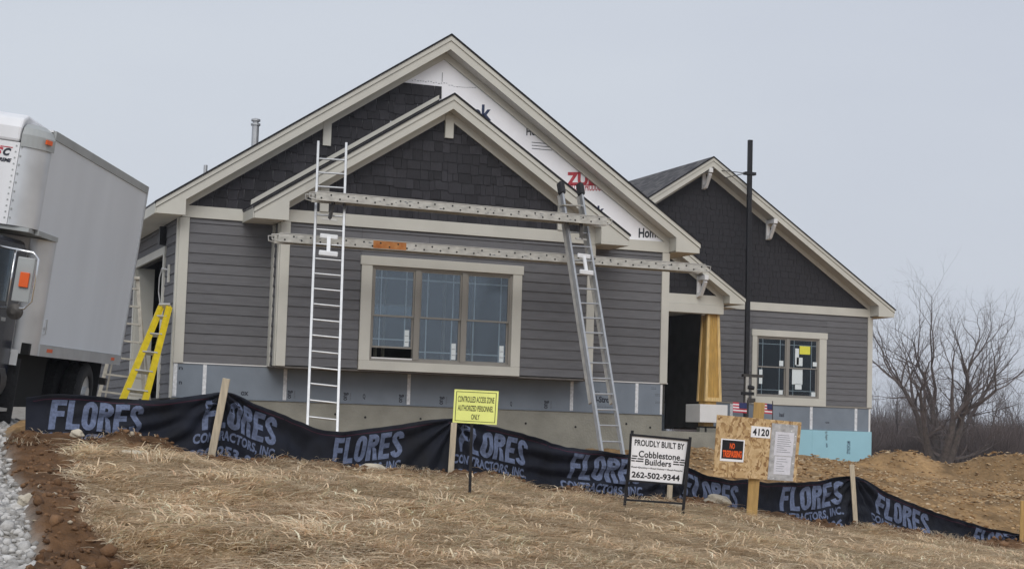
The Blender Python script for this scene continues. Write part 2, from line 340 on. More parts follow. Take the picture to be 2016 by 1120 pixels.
def masks(x, y):
    n = fbm(x*1.1, y*1.1, 3, 11)*0.22
    ge = edge_x(GRAV_EDGE, y); le = edge_x(LAWN_EDGE, y)
    grav = np.clip((ge+n*0.6-x)/0.12, 0, 1)
    grav = np.where(y > -10.5, np.clip((0.6+n-x+0.02*y)/0.3, 0, 1)*(y < 12), grav)
    front = np.clip((fence_y(x)-0.42+n*1.1-y)/0.3, 0, 1)
    front = np.where(x > 12, np.clip((-9.4-y)/0.4, 0, 1), front)
    lawn = np.clip((x-le-n*0.7)/0.2, 0, 1)*front*(1-grav)
    return grav, lawn
def ground_z(x, y, fine=True):
    x, y = np.asarray(x, float), np.asarray(y, float); z = base_z(x, y)
    for mx, my, r, h in MOUNDS:
        z = z+h*np.exp(-(((x-mx)/r)**2+((y-my)/(r*1.1))**2)**1.1)
    g, lw = masks(x, y); z = z-0.10*g
    near = np.clip((60-np.hypot(x, y))/20, 0, 1); soil = (1-g)*(1-lw)
    front = np.clip((fence_y(x)-y)/0.2, 0, 1)
    # ragged soil lip along the fence and down the bank
    lip = np.exp(-((y-(fence_y(x)-0.35))/0.28)**2)*(x > -4.2)*(x < 12)
    z = z+lip*(0.05+0.05*fbm(x*2.3, y*2.3, 3, 5))
    if fine:
        z = z+near*(soil*(0.06*fbm(x*1.7, y*1.7, 5, 3)*(0.8-0.2*front)+0.06*np.abs(fbm(x*4.5, y*4.5, 4, 9)))+lw*(0.016*fbm(x*1.3, y*1.3, 2, 21)+.012*np.abs(fbm(x*5, y*5, 2, 22)))+g*0.015*fbm(x*3, y*3, 2, 4))
    return z
def axis(lo, hi, step, far, grow=1.12):
    a = list(np.arange(lo, hi+1e-6, step)); s = step
    b = [hi]; c = [lo]
    while b[-1] < far: s *= grow; b.append(b[-1]+s)
    s = step
    while c[-1] > -far: s *= grow; c.append(c[-1]-s)
    return np.array(c[:0:-1]+a+b[1:])
gx = axis(-8, 14, 0.075, 1500, 1.03); gy = axis(-22, -8, 0.075, 1800, 1.03)
GX, GY = np.meshgrid(gx, gy); GZ = ground_z(GX, GY)
g, lw = masks(GX, GY)
inn = GX.ravel(); c_soil = np.array([0.150, 0.080, 0.038]); c_fill = np.array([0.42, 0.265, 0.125]); c_lawn = np.array([0.52, 0.40, 0.26]); c_grav = np.array([0.30, 0.28, 0.25]); c_far = np.array([0.13, 0.11, 0.075])
behind = np.clip((GY-fence_y(GX)-0.1)/0.3, 0, 1)[..., None]; bt = np.clip(0.5+0.6*fbm(GX*0.8, GY*0.8, 4, 31), 0, 1)[..., None]
soil = c_soil*(1-behind)+behind*(c_fill*(0.62+0.45*bt))
soil = soil*(0.82+0.3*np.clip(fbm(GX*3, GY*3, 3, 17), -1, 1)[..., None])
dist = np.clip((np.hypot(GX-5, GY-5)-62)/10, 0, 1)[..., None]; soil = soil*(1-dist)+c_far*dist
colr = soil*(1-g[..., None])+c_grav*g[..., None]; lt = np.clip(.15+1.0*fbm(GX*1.6, GY*1.6, 4, 95), 0, 1)[..., None]; colr = colr*(1-lw[..., None])+(c_lawn*(1-lt)+np.array([.27, .165, .088])*lt)*lw[..., None]
V = np.stack([GX, GY, GZ], -1).reshape(-1, 3); ny, nx = GX.shape
idx = np.arange(ny*nx).reshape(ny, nx); Fq = np.stack([idx[:-1, :-1], idx[:-1, 1:], idx[1:, 1:], idx[1:, :-1]], -1).reshape(-1, 4)
attr_mat('ground', var=0.28, scale=9, bump=0.9, bscale=22)
tag(link(bpy.data.objects.new('ground', np_mesh('ground', V, Fq, 'ground', np.clip(colr.reshape(-1, 3), 0, 1), True))), kind='structure')

# ------------------------------------------------------------------ house
house = thing('house', 'single-storey gabled house under construction with dark grey siding and beige trim', 'house', (4.83, 0, -1.5))
EXPO = 0.178
def plank_mesh():
    b = MB(); b.add([(0, 0, 0), (0, -0.027, 0), (0, -0.008, EXPO+0.015), (0, 0, EXPO+0.015), (1, 0, 0), (1, -0.027, 0), (1, -0.008, EXPO+0.015), (1, 0, EXPO+0.015)],
                    [(0, 1, 2, 3), (7, 6, 5, 4), (0, 4, 5, 1), (1, 5, 6, 2), (2, 6, 7, 3), (3, 7, 4, 0)])
    m = b.mesh('siding_board'); m.materials.append(MATS['siding']); return m
PLANK = plank_mesh()
def siding(parent, a, b, z0, z1, pos, side=False, joint=True):
    """courses between a and b (along X, or along Y for the left wall), wall plane at pos"""
    k = int(math.floor(z0/EXPO+0.01)); 
    while k*EXPO < z1-0.03:
        zz = max(k*EXPO, z0); hh = min((k+1)*EXPO+0.015, z1)-zz
        cuts = [a, b]
        if joint and b-a > 2.2: cuts = [a, a+(b-a)*random.uniform(0.25, 0.75), b]
        for c0, c1 in zip(cuts[:-1], cuts[1:]):
            o = bpy.data.objects.new('siding_board', PLANK); jit = random.uniform(-0.0015, 0.0015)
            if side: o.rotation_euler[2] = -math.pi/2; link(o, parent, (pos+jit, c1-0.001, zz))
            else: link(o, parent, (c0+0.001, pos+jit, zz))
            o.scale = (c1-c0-0.003, 1, hh/(EXPO+0.015))
        k += 1
def shake_mesh():
    b = MB(); b.add([(0, 0, 0), (0, -0.026, 0), (0, -0.010, 1), (0, 0, 1), (1, 0, 0), (1, -0.026, 0), (1, -0.010, 1), (1, 0, 1)],
                    [(0, 1, 2, 3), (7, 6, 5, 4), (0, 4, 5, 1), (1, 5, 6, 2), (2, 6, 7, 3), (3, 7, 4, 0)])
    m = b.mesh('shake'); m.materials.append(MATS['shake']); return m
SHAKE = shake_mesh(); SHAKES_LEFT = [300]
def shakes(parent, x0, x1, z0, z1, ok, y, expo=0.185):
    rest = MB(); row = 0; z = z0
    while z < z1:
        x = x0-random.uniform(0, 0.15)
        while x < x1:
            wd = random.choice((0.11, 0.15, 0.19, 0.23, 0.26)); dz = random.choice((0, 0, 0.028, -0.02)) if row else 0
            if ok(x, x+wd, z, z+expo) and x+wd > x0:
                xa, xb = max(x, x0)+0.003, min(x+wd, x1)-0.003
                if xb-xa > 0.03:
                    yy = y+random.uniform(-0.004, 0.0)
                    if SHAKES_LEFT[0] > 0:
                        o = bpy.data.objects.new('shingle', SHAKE); link(o, parent, (xa, yy, z+dz)); o.scale = (xb-xa, 1, expo+0.03-dz); SHAKES_LEFT[0] -= 1
                    else:
                        h = expo+0.03-dz
                        rest.add([(xa, yy, z+dz), (xa, yy-0.026, z+dz), (xa, yy-0.010, z+dz+h), (xa, yy, z+dz+h), (xb, yy, z+dz), (xb, yy-0.026, z+dz), (xb, yy-0.010, z+dz+h), (xb, yy, z+dz+h)],
                                 [(0, 1, 2, 3), (7, 6, 5, 4), (0, 4, 5, 1), (1, 5, 6, 2), (2, 6, 7, 3), (3, 7, 4, 0)])
            x += wd
        z += expo; row += 1
    if rest.v: tag(rest.build('shingle_field', 'shake', parent), kind='stuff')

def gable(xm, half, zap, k, yf, yw, yb, zbox, xl, xr, wl, wr, name):
    """roof with rake boards, soffits and boxed eave returns; xl/xr inner edges of the boxes, wl/wr wall corners"""
    tl, tr = xm-half, xm+half; zt = zap-k*half; Z = lambda x, d=0: zap-k*abs(x-xm)-d
    roof = MB().prism([(tl-0.02, Z(tl-0.02)), (tl-0.02, Z(tl-0.02, .035)), (xm, zap-.035), (tr+0.02, Z(tr+0.02, .035)), (tr+0.02, Z(tr+0.02)), (xm, zap)], yf+0.03, yb).build(name, 'shingle_roof', house)
    for t, s in ((tl, -1), (tr, 1)):
        xi = xl if s < 0 else xr; wc = wl if s < 0 else wr
        MB().prism([(xm, zap+.004), (t+s*.03, Z(t+s*.03)+.004), (t+s*.03, Z(t+s*.03, .032)), (xm, zap-.032)], yf-0.045, yf+0.028).build('shingle_edge', 'shingle_edge', roof)
        MB().prism([(xm, zap-.034), (t+s*.012, Z(t+s*.012, .034)), (t+s*.012, max(Z(t, .125), zbox+.03)), (xm, zap-.125)], yf-0.024, yf+0.022).build('rake_trim', 'trim', roof)
        MB().prism([(xm, zap-.127), (t, Z(t, .127)), (t, zbox), (xi, zbox), (xi, Z(xi, .29)), (xm, zap-.29)], yf, yf+0.024).build('rake_board', 'trim', roof)
        # sloping soffit
        MB().prism([(xm, zap-.262), (xi, Z(xi, .262)), (xi, Z(xi, .277)), (xm, zap-.277)], yf+0.025, yw+0.03).build('soffit', 'soffit', roof)
        # boxed return: underside, inner cheek, eave board along the side
        a, b = sorted((t+s*-0.001, wc)); box('eave_soffit', 'soffit', roof, a, b, yf+0.025, yb, zbox+.004, zbox+.02)
        a, b = sorted((xi, xi+s*0.018)); MB().prism([(a, zbox+.021), (b, zbox+.021), (b, Z(b, .28)), (a, Z(a, .28))], yf+0.025, yw).build('return_cheek', 'trim', roof)
        a, b = sorted((t, t+s*0.02)); box('eave_board', 'trim', roof, a, b, yf+0.03, yb, zbox, Z(t+s*.02, .04))
        # rake frieze on the wall
        xe = wc-s*0.02
        MB().prism([(xm, zap-.279), (xe, Z(xe, .279)), (xe, Z(xe, .42)), (xm, zap-.42)], yw-0.036, yw+0.001).build('rake_frieze', 'trim', roof)
    return roof

# --- main block: walls
XW, M_XM, M_ZA, M_K = 9.66, 4.83, 6.35, 0.6685
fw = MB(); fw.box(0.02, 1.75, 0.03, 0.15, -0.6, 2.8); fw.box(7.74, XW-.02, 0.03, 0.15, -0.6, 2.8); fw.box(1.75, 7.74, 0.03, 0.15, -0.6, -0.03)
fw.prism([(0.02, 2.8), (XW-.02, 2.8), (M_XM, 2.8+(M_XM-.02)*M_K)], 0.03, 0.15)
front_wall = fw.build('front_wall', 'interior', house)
main_roof = gable(M_XM, 5.31, M_ZA, M_K, -0.35, 0.0, 14.0, 2.575, 0.03, XW-.03, 0.0, XW, 'main_roof')
siding(front_wall, 0.175, 1.70, 0.02, 2.58, 0.02, joint=False); siding(front_wall, 7.79, 9.50, 0.02, 2.58, 0.02, joint=False)
for x0, x1 in ((0.0, 0.17), (9.50, XW)): box('corner_board', 'trim', front_wall, x0, x1, -0.03, 0.03, 0.0, 2.575, 0.004)
box('frieze_board', 'trim', front_wall, 0.03, 1.70, -0.035, 0.03, 2.58, 2.79); box('frieze_board', 'trim', front_wall, 7.80, XW-.03, -0.035, 0.03, 2.58, 2.79)
MB().prism([(0.06, 2.79), (XW-.06, 2.79), (M_XM, 5.98)], 0.012, 0.028).build('house_wrap', 'wrap', front_wall)
B_XM, B_HALF, B_ZA, B_K = 4.735, 3.6, 5.12, 0.65
bl = lambda x: B_ZA-B_K*abs(x-B_XM)
ml = lambda x: M_ZA-.42-M_K*abs(x-M_XM)
shakes(front_wall, 0.1, 4.80, 2.79, 5.30, lambda a, b, z0, z1: z0 < ml(b)-.01 and (z1 > bl(b)+.02) and b < 4.95, 0.012)
# flashing board where the small roof meets the wall
MB().prism([(1.25, bl(1.25)+.03), (4.74, bl(4.735)+.03), (4.74, bl(4.735)+.115), (1.25, bl(1.25)+.115)], -0.045, 0.012).build('flashing_board', 'trim', front_wall)
MB().prism([(1.1, bl(1.1)+.003), (4.735, bl(4.735)+.003), (4.735, bl(4.735)+.029), (1.1, bl(1.1)+.029)], -0.05, 0.0).build('step_flashing', 'shingle_edge', front_wall)
box('bracket_block', 'trim', front_wall, 2.53, 2.68, -0.05, 0.01, 4.08, ml(2.6)+.10)
# house wrap lettering
cl = [((M_XM, 0, M_ZA-.42), (M_K, 0, 1))]
def wrap_text(s, x0, y0, x1, y1, mt, bold=0.02, **k):
    a = onY(x0, y1, 0.008); b = onY(x1, y1, 0.008); t = onY(x0, y0, 0.008); a[1] = b[1] = t[1] = 0.008
    lettering('wrap_lettering', s, mt, front_wall, a, b-a, (0, 0, t[2]-a[2]), bold=bold, clip=cl, **k)
wrap_text('ek', 930, 206, 967, 238, 'print_navy', 0.03); wrap_text('HomeWrap', 1036, 251, 1110, 272, 'print_dark'); wrap_text('ZUERN', 1115, 339, 1212, 366, 'print_red', 0.05)
wrap_text('BUILDING PRODUCTS', 1115, 362, 1190, 376, 'print_red', 0.02); wrap_text('HomeWrap', 1257, 449, 1340, 474, 'print_dark', 0.03); wrap_text('vek', 1150, 405, 1190, 424, 'print_navy', 0.03)
for i in range(3): a = onY(1047, 281+i*6, 0.008); box('wrap_lettering', 'print_soft', front_wall, a[0], a[0]+.42, 0.006, 0.0115, a[2], a[2]+.012)
rr = random.Random(3)
for i in range(46):     # dashed staple line and scuffs on the wrap
    x = 3.95+i*0.052; z = 5.47+rr.uniform(-.012, .012)-(0.03 if x > 4.9 else 0)
    if z < ml(x)-.05: box('staple_mark', 'print_soft', front_wall, x, x+rr.uniform(.012, .032), 0.006, 0.0115, z, z+.01)
box('wrap_cut', 'print_soft', front_wall, 4.80, 4.81, 0.006, 0.0115, 5.5, 5.68)

# --- bump-out with its own gable
BX0, BX1, BY = 1.69, 7.80, -0.58
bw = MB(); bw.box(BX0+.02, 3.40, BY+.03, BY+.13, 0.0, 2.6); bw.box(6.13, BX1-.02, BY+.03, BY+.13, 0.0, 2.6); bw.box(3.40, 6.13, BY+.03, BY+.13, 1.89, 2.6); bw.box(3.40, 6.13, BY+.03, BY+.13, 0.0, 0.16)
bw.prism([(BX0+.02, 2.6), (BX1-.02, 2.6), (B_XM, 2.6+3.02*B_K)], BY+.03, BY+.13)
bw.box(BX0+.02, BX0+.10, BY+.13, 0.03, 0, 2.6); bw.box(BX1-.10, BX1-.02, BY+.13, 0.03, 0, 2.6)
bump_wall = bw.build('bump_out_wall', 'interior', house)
bump_roof = gable(B_XM, B_HALF, B_ZA, B_K, -0.91, BY, 0.012, 2.55, 1.745, 7.79-.02, BX0, BX1, 'bump_out_roof')
box('cantilever_floor', 'plank_under', bump_wall, BX0-.0, BX1+.0, BY+.005, 0.03, -0.03, 0.0)
siding(bump_wall, 1.86, 3.19, 0.02, 2.56, BY+.02, joint=False); siding(bump_wall, 6.32, 7.64, 0.02, 2.56, BY+.02, joint=False); siding(bump_wall, 3.19, 6.32, 2.055, 2.56, BY+.02)
for x0, x1 in ((BX0, 1.86), (7.64, BX1)): box('corner_board', 'trim', bump_wall, x0, x1, BY-.03, BY+.03, 0.0, 2.56, 0.004)
box('side_board', 'trim', bump_wall, BX0-.02, BX0+.02, BY+.03, BY+.16, 0.0, 2.54); box('side_board', 'trim', bump_wall, BX0-.02, BX0+.02, -0.16, 0.0, 0.0, 2.54)
siding(bump_wall, BY+.16, -0.16, 0.02, 2.54, BX0+.02, side=True, joint=False)
box('frieze_board', 'trim', bump_wall, 1.745, 7.77, BY-.035, BY+.03, 2.563, 2.78)
shakes(bump_wall, 1.8, 7.7, 2.78, 4.9, lambda a, b, z0, z1: z0 < bl(b if b < B_XM else max(a, B_XM) if a > B_XM else B_XM)-.43, BY+.012)
for x0, x1, z0 in ((4.685, 4.845, 4.33), (2.37, 2.53, 2.785), (6.99, 7.15, 2.785)):
    box('bracket_block', 'trim', bump_wall, x0, x1, BY-.06, BY+.01, z0, min(bl(x0), bl(x1))-.285)

# --- windows
def window(par, xs, z0, z1, y, zm, raised=(), gm='glass', stickers=True):
    x0, x1 = xs[0], xs[-1]; fr = MB(); t = 0.045
    fr.box(x0, x1, y, y+.09, z1-t, z1); fr.box(x0, x1, y, y+.09, z0, z0+t)
    for i, x in enumerate(xs):
        a, b = (x, x+t) if i == 0 else (x-t, x) if i == len(xs)-1 else (x-.05, x+.05)
        fr.box(a, b, y-(.008 if 0 < i < len(xs)-1 else 0), y+.09, z0+t+.001, z1-t-.001)
    win = fr.build('window', 'vinyl_taupe', par, bevel=0.003)
    for i in range(len(xs)-1):
        a = xs[i]+(t if i == 0 else .05); b = xs[i+1]-(t if i == len(xs)-2 else .05)
        for up in (True, False):
            lift = raised[i] if raised and not up else 0.0
            za, zb = (zm-.015, z1-t) if up else (z0+t+lift, zm+.02+lift); yy = y+.02 if up else y+.055
            s = MB(); w2 = .032; s.box(a+.001, b-.001, yy, yy+.03, za, za+w2); s.box(a+.001, b-.001, yy, yy+.03, zb-w2, zb); s.box(a+.001, a+w2, yy, yy+.03, za+w2, zb-w2); s.box(b-w2, b-.001, yy, yy+.03, za+w2, zb-w2)
            s.build('sash', 'vinyl_taupe', win)
            box('pane', gm, win, a+w2, b-w2, yy+.012, yy+.016, za+w2, zb-w2)
            g = MB(); gw = .0105; ww = b-a
            for gx in (a+.17*ww+.02, b-.17*ww-.02): g.box(gx-gw, gx+gw, yy+.018, yy+.022, za+w2, zb-w2)
            gz = zb-.17 if up else za+.16; g.box(a+w2, b-w2, yy+.0185, yy+.0215, gz-gw, gz+gw)
            g.build('grille', 'grille', win)
            if not up and stickers:
                sx = b-w2-.12; sz = za+w2+.01
                sk = box('sticker', 'sticker', win, sx, sx+.085, yy+.006, yy+.0115, sz, sz+.30)
                for q in range(2): box('sticker_line', 'print_soft', win, sx+.01, sx+.075, yy+.003, yy+.0055, sz+.08+.11*q, sz+.088+.11*q)
    return win
def window_trim(par, x0, x1, o0, o1, z0, zs, zh, z1, y):
    box('window_head', 'trim', par, x0-.025, x1+.025, y-.045, y+.03, zh, z1, 0.004)
    box('window_jamb', 'trim', par, x0, o0, y-.035, y+.03, zs, zh-.001, 0.004); box('window_jamb', 'trim', par, o1, x1, y-.035, y+.03, zs, zh-.001, 0.004)
    box('window_sill', 'trim', par, x0, x1, y-.037, y+.03, z0, zs-.001, 0.004)
window_trim(bump_wall, 3.20, 6.31, 3.40, 6.13, 0.0, 0.165, 1.89, 2.055, BY)
win1 = window(house, [3.40, 4.28, 5.19, 6.13], 0.165, 1.89, BY+.0, 0.99, raised=(0.20, 0, 0))
box('sash_sill', 'white_trim', win1, 3.45, 4.22, BY+.005, BY+.05, 0.211, 0.235)
st = MB()
for x in (3.55, 3.75, 3.95, 4.1, 4.7, 5.3, 5.9): st.box(x, x+.04, 0.9, 0.99, -.02, 2.5)
st.box(3.3, 6.2, 0.9, 0.99, 0.26, 0.30); st.build('interior_stud', 'stud', house)
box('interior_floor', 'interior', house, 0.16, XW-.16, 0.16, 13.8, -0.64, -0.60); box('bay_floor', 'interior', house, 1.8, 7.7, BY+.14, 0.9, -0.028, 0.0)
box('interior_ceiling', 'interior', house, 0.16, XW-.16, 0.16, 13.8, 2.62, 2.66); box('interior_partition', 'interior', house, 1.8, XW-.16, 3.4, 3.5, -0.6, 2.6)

# --- foundation: foam board on sheathing, seam tape, concrete below
tapes = [onY(x, 750, 0)[0] for x in (344, 402, 561, 805, 1126, 1254)]
edges = [0.012]+[t for t in tapes[1:]]+[9.56]
for a, b in zip(edges[:-1], edges[1:]): box('foam_panel', 'foam', front_wall, a+.002, b-.002, 0.0, 0.028, -0.598, -0.004)
for t in tapes: box('seam_tape', 'tape', front_wall, t-.03 if t > .1 else .012, t+.035, -0.004, -0.0006, -0.59, -0.012)
box('corner_bead', 'white_trim', front_wall, 9.53, 9.575, -0.006, 0.03, -0.60, -0.02); box('starter_strip', 'white_trim', front_wall, 0.0, XW+.02, -0.018, 0.026, -0.006, 0.014)
box('ledge_flashing', 'foam', front_wall, 0.0, 9.575, -0.012, 0.03, -0.612, -0.600)
def foam_text(s, x0, y0, x1, y1, mt='print_dark', rot=False, bold=0.03, Y=-0.0015):
    a = onY(x0, y1, Y); b = onY(x1, y1, Y); t = onY(x0, y0, Y); W = b[0]-a[0]; H = t[2]-a[2]
    if rot: lettering('foam_lettering', s, mt, front_wall, (a[0]+W, Y, a[2]), (0, 0, H), (-W, 0, 0), bold=bold)
    else: lettering('foam_lettering', s, mt, front_wall, (a[0], Y, a[2]), (W, 0, 0), (0, 0, H), bold=bold)
for x, y in ((566, 768), (676, 772), (785, 776), (865, 780), (1071, 788)):
    foam_text('ong', x, y, x+10, y+16, rot=True); foam_text('styrene', x+12, y+1, x+16, y+16, 'print_soft', rot=True, bold=0.0)
foam_text('ox', 474, 770, 489, 778); foam_text('SI-Strong', 1166, 779, 1212, 795, bold=0.04); foam_text('insulating sheathing', 1166, 798, 1212, 802, 'print_soft', bold=0)
foam_text('R-5', 1172, 770, 1200, 776, 'print_soft', bold=0); foam_text('Q', 714, 775, 719, 786); foam_text('Q', 1004, 790, 1008, 800); foam_text('n', 352, 722, 360, 727); foam_text('n', 352, 750, 358, 756)
for x, y in ((1282, 762), (1290, 775), (1290, 790)): foam_text('===', x, y, x+10, y+4, 'print_soft', bold=0)
cw = MB().box(0.02, 9.585, 0.012, 0.25, -2.4, -0.613).build('foundation_wall', 'concrete', house)
for x, y in ((719, 821), (828, 824), (1035, 833), (1133, 840), (1233, 834), (1280, 841), (660, 815), (905, 826), (1258, 868)):
    p = onY(x, y, 0.011); MB().tube([(p[0], 0.006, p[2]), (p[0], 0.02, p[2])], 0.022, 8).build('tie_hole', 'hole', cw)
box('foundation_side', 'concrete', house, 9.35, 9.584, 0.251, 13.9, -2.4, -0.613); box('foundation_side', 'concrete', house, 0.021, 0.25, 0.251, 13.9, -2.4, -0.66)

# --- left wall with the garage doorway
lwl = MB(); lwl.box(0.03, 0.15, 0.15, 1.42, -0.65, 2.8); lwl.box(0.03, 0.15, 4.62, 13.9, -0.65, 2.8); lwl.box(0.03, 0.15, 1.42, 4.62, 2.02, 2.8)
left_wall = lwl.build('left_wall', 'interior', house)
siding(left_wall, 0.13, 1.27, -0.62, 2.17, 0.02, side=True, joint=False); siding(left_wall, 4.78, 13.9, -0.62, 2.17, 0.02, side=True); siding(left_wall, 0.13, 13.9, 2.17, 2.57, 0.02, side=True)
box('corner_board', 'trim', left_wall, -0.03, 0.02, 0.031, 0.13, -0.62, 2.575)
box('door_jamb_trim', 'trim', left_wall, -0.03, 0.02, 1.27, 1.42, -0.62, 2.02); box('door_jamb_trim', 'trim', left_wall, -0.03, 0.02, 4.62, 4.77, -0.62, 2.02); box('door_head_trim', 'trim', left_wall, -0.032, 0.02, 1.25, 4.79, 2.021, 2.165)
box('door_reveal', 'trim', left_wall, 0.021, 0.36, 4.60, 4.62, -0.62, 2.018); box('door_reveal', 'trim', left_wall, 0.021, 0.30, 1.42, 1.44, -0.62, 2.018)
p = onX(334, 530, 0.0); box('hose_bracket', 'trim', left_wall, -0.03, 0.0, p[1]-.05, p[1]+.05, p[2]-.24, p[2]+.08)
MB().tube([(-0.02, p[1]+.1, p[2]), (-0.06, 1.25, p[2]+.05), (-0.05, 1.55, p[2]-.1), (-0.02, 1.75, p[2]-.35), (0.05, 1.8, p[2]-.7)], 0.012, 6).build('cable', 'white_trim', left_wall)
p = onX(326, 460, 0.0); MB().box(-0.12, 0.0, p[1]-.10, p[1]+.02, p[2]-.22, p[2]+.12).build('vent_hood', 'black_paint', left_wall)
box('right_wall', 'interior', house, XW-.14, XW-.03, 0.151, 13.9, -0.6, 2.8); box('back_wall', 'interior', house, 0.15, XW-.15, 13.75, 13.9, -0.65, 2.8)
box('garage_partition', 'interior', house, 0.16, 1.8, 9.0, 9.1, -0.6, 2.6)

# --- right wing
WY, W_XM, W_HALF, W_ZA, W_K = 12.98, 17.2, 6.1, 6.92, 0.656; WX0, WX1 = 17.19, 22.86
wg = MB(); wg.box(WX0+.02, 18.98, WY+.03, WY+.15, -0.75, 2.9); wg.box(21.05, WX1-.02, WY+.03, WY+.15, -0.75, 2.9); wg.box(18.98, 21.05, WY+.03, WY+.15, 1.94, 2.9); wg.box(18.98, 21.05, WY+.03, WY+.15, -0.75, 0.2)
wg.prism([(11.6, 2.9), (WX1-.02, 2.9), (W_XM, 2.9+5.62*W_K)], WY+.03, WY+.15); wg.box(WX0+.02, WX0+.14, WY+.15, 15.2, -0.75, 2.9)
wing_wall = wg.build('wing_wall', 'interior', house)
wl_ = lambda x: W_ZA-W_K*abs(x-W_XM)
wing_roof = gable(W_XM, W_HALF, W_ZA, W_K, 12.5, WY, 30.0, 2.67, 11.64, 22.76, 11.6, WX1, 'wing_roof')
siding(wing_wall, WX0+.15, 18.83, 0.02, 2.66, WY+.02, joint=False); siding(wing_wall, 21.29, 22.70, 0.02, 2.66, WY+.02, joint=False); siding(wing_wall, 18.83, 21.29, 2.125, 2.66, WY+.02, joint=False)
box('corner_board', 'trim', wing_wall, 22.70, WX1, WY-.03, WY+.03, 0.0, 2.665, 0.004); box('corner_board', 'trim', wing_wall, WX0, WX0+.15, WY-.03, WY+.03, 0.0, 2.665, 0.004)
box('frieze_board', 'trim', wing_wall, 16.0, 22.76, WY-.035, WY+.03, 2.668, 2.90)
shakes(wing_wall, 14.2, 22.7, 2.90, 6.6, lambda a, b, z0, z1: z0 < wl_(b if b < W_XM else max(a, W_XM) if a > W_XM else W_XM)-.43, WY+.012)
window_trim(wing_wall, 18.83, 21.29, 18.98, 21.05, -0.02, 0.2, 1.94, 2.12, WY)
win2 = window(house, [18.98, 20.01, 21.05], 0.2, 1.94, WY, 1.06, gm='glass_dark', stickers=False)
def px_patch(par, name, mt, x0, y0, x1, y1, Y, t=0.004):
    a = onY(x0, y1, Y); b = onY(x1, y0, Y); return box(name, mt, par, a[0], b[0], Y-t, Y, a[2], b[2])
for q in ((1574, 682, 1595, 697, 'sticker_yellow'), (1568, 704, 1580, 720, 'sticker'), (1559, 727, 1580, 756, 'sticker'), (1565, 756, 1578, 766, 'sticker'), (1565, 686, 1573, 718, 'sticker'), (1534, 710, 1542, 720, 'sticker'), (1600, 713, 1608, 721, 'sticker'), (1533, 768, 1541, 776, 'sticker'), (1597, 772, 1605, 780, 'sticker'), (1494, 727, 1501, 755, 'sticker')):
    px_patch(win2, 'sticker', q[4], *q[:4], WY+.018 if q[1] < 720 else WY+.052)
box('wing_room', 'interior', house, WX0+.15, WX1-.15, 17.5, 17.6, -0.7, 2.7); box('wing_side', 'interior', house, WX1-.14, WX1-.03, WY+.151, 29, -0.75, 2.9); box('wing_floor', 'interior', house, 9.7, WX1-.15, 15.4, 29, -0.75, -0.7)
box('wing_ceiling', 'interior', house, 9.7, WX1-.15, WY+.16, 29, 2.72, 2.76); box('wing_back', 'interior', house, 9.7, WX1-.15, 28.9, 29, -0.7, 2.7)
wt = [onY(x, 820, WY)[0] for x in (1597, 1685)]; ed = [WX0+.02, 18.2]+wt+[22.80]
for a, b in zip(ed[:-1], ed[1:]): box('foam_panel', 'foam', wing_wall, a+.002, b-.002, WY, WY+.028, -0.70, -0.004)
for t in [18.2]+wt: box('seam_tape', 'tape', wing_wall, t-.045, t+.045, WY-.004, WY-.0006, -0.69, -0.03)
box('corner_bead', 'white_trim', wing_wall, 22.77, 22.83, WY-.006, WY+.03, -0.71, -0.02); box('starter_strip', 'vinyl_taupe', wing_wall, WX0, WX1+.02, WY-.02, WY+.026, -0.03, 0.014)
bf = [18.4, 20.84, 22.855]
wf = box('wing_foundation', 'concrete', house, WX0+.02, WX1-.02, WY+.012, WY+.2, -2.4, -0.752)
for a, b in zip(bf[:-1], bf[1:]): box('blue_foam_panel', 'blue_foam', wf, a+.002, b-.002, WY-.045, WY+.011, -2.3, -0.705)
for (s, x0, y0, x1, y1, mt) in (('ong', 1626, 872, 1631, 880, 'print_navy'), ('STYROFOAM', 1667, 868, 1674, 893, 'print_navy'), ('utility fit', 1624, 848, 1630, 866, 'print_soft')):
    a = onY(x0, y1, WY-.047); b = onY(x1, y1, WY-.047); t = onY(x0, y0, WY-.047); lettering('foam_lettering', s, mt, wf, (b[0], WY-.047, a[2]), (0, 0, t[2]-a[2]), (-(b[0]-a[0]), 0, 0), bold=0.02)
foam_txt = onY(1534, 820, WY-.0015); lettering('foam_lettering', 'Insul', 'print_dark', wing_wall, (foam_txt[0], WY-.0015, foam_txt[2]), (.16, 0, 0), (0, 0, .12), bold=0.04)
foam_txt = onY(1625, 833, WY-.0015); lettering('foam_lettering', 'ox', 'print_dark', wing_wall, (foam_txt[0], WY-.0015, foam_txt[2]), (.14, 0, 0), (0, 0, .05), bold=0.02)

# --- entry porch between the two
P_XM, P_HALF, P_ZA, P_K, PY = 14.0, 3.03, 4.76, 0.66, 10.6
pl_ = lambda x: P_ZA-P_K*abs(x-P_XM)
porch_wall = MB().prism([(11.2, 2.3), (16.62, 2.3), (16.62, 2.66), (P_XM, 4.4), (11.2, 2.66)], PY+.03, PY+.15).build('porch_gable', 'interior', house)
porch_roof = gable(P_XM, P_HALF, P_ZA, P_K, 10.2, PY, 15.3, 2.57, 11.4, 16.57, 11.43, 16.60, 'porch_roof')
shakes(porch_wall, 14.2, 16.6, 2.78, 4.2, lambda a, b, z0, z1: z0 < pl_(max(a, P_XM))-.43, PY+.012)
box('frieze_board', 'trim', porch_wall, 11.5, 16.6, PY-.035, PY+.03, 2.53, 2.78); box('porch_beam', 'trim', porch_wall, 11.5, 16.58, PY-.055, PY+.30, 2.29, 2.525, 0.005)
box('porch_ceiling', 'soffit', house, 9.68, 17.15, PY+.31, 15.2, 2.5, 2.53)
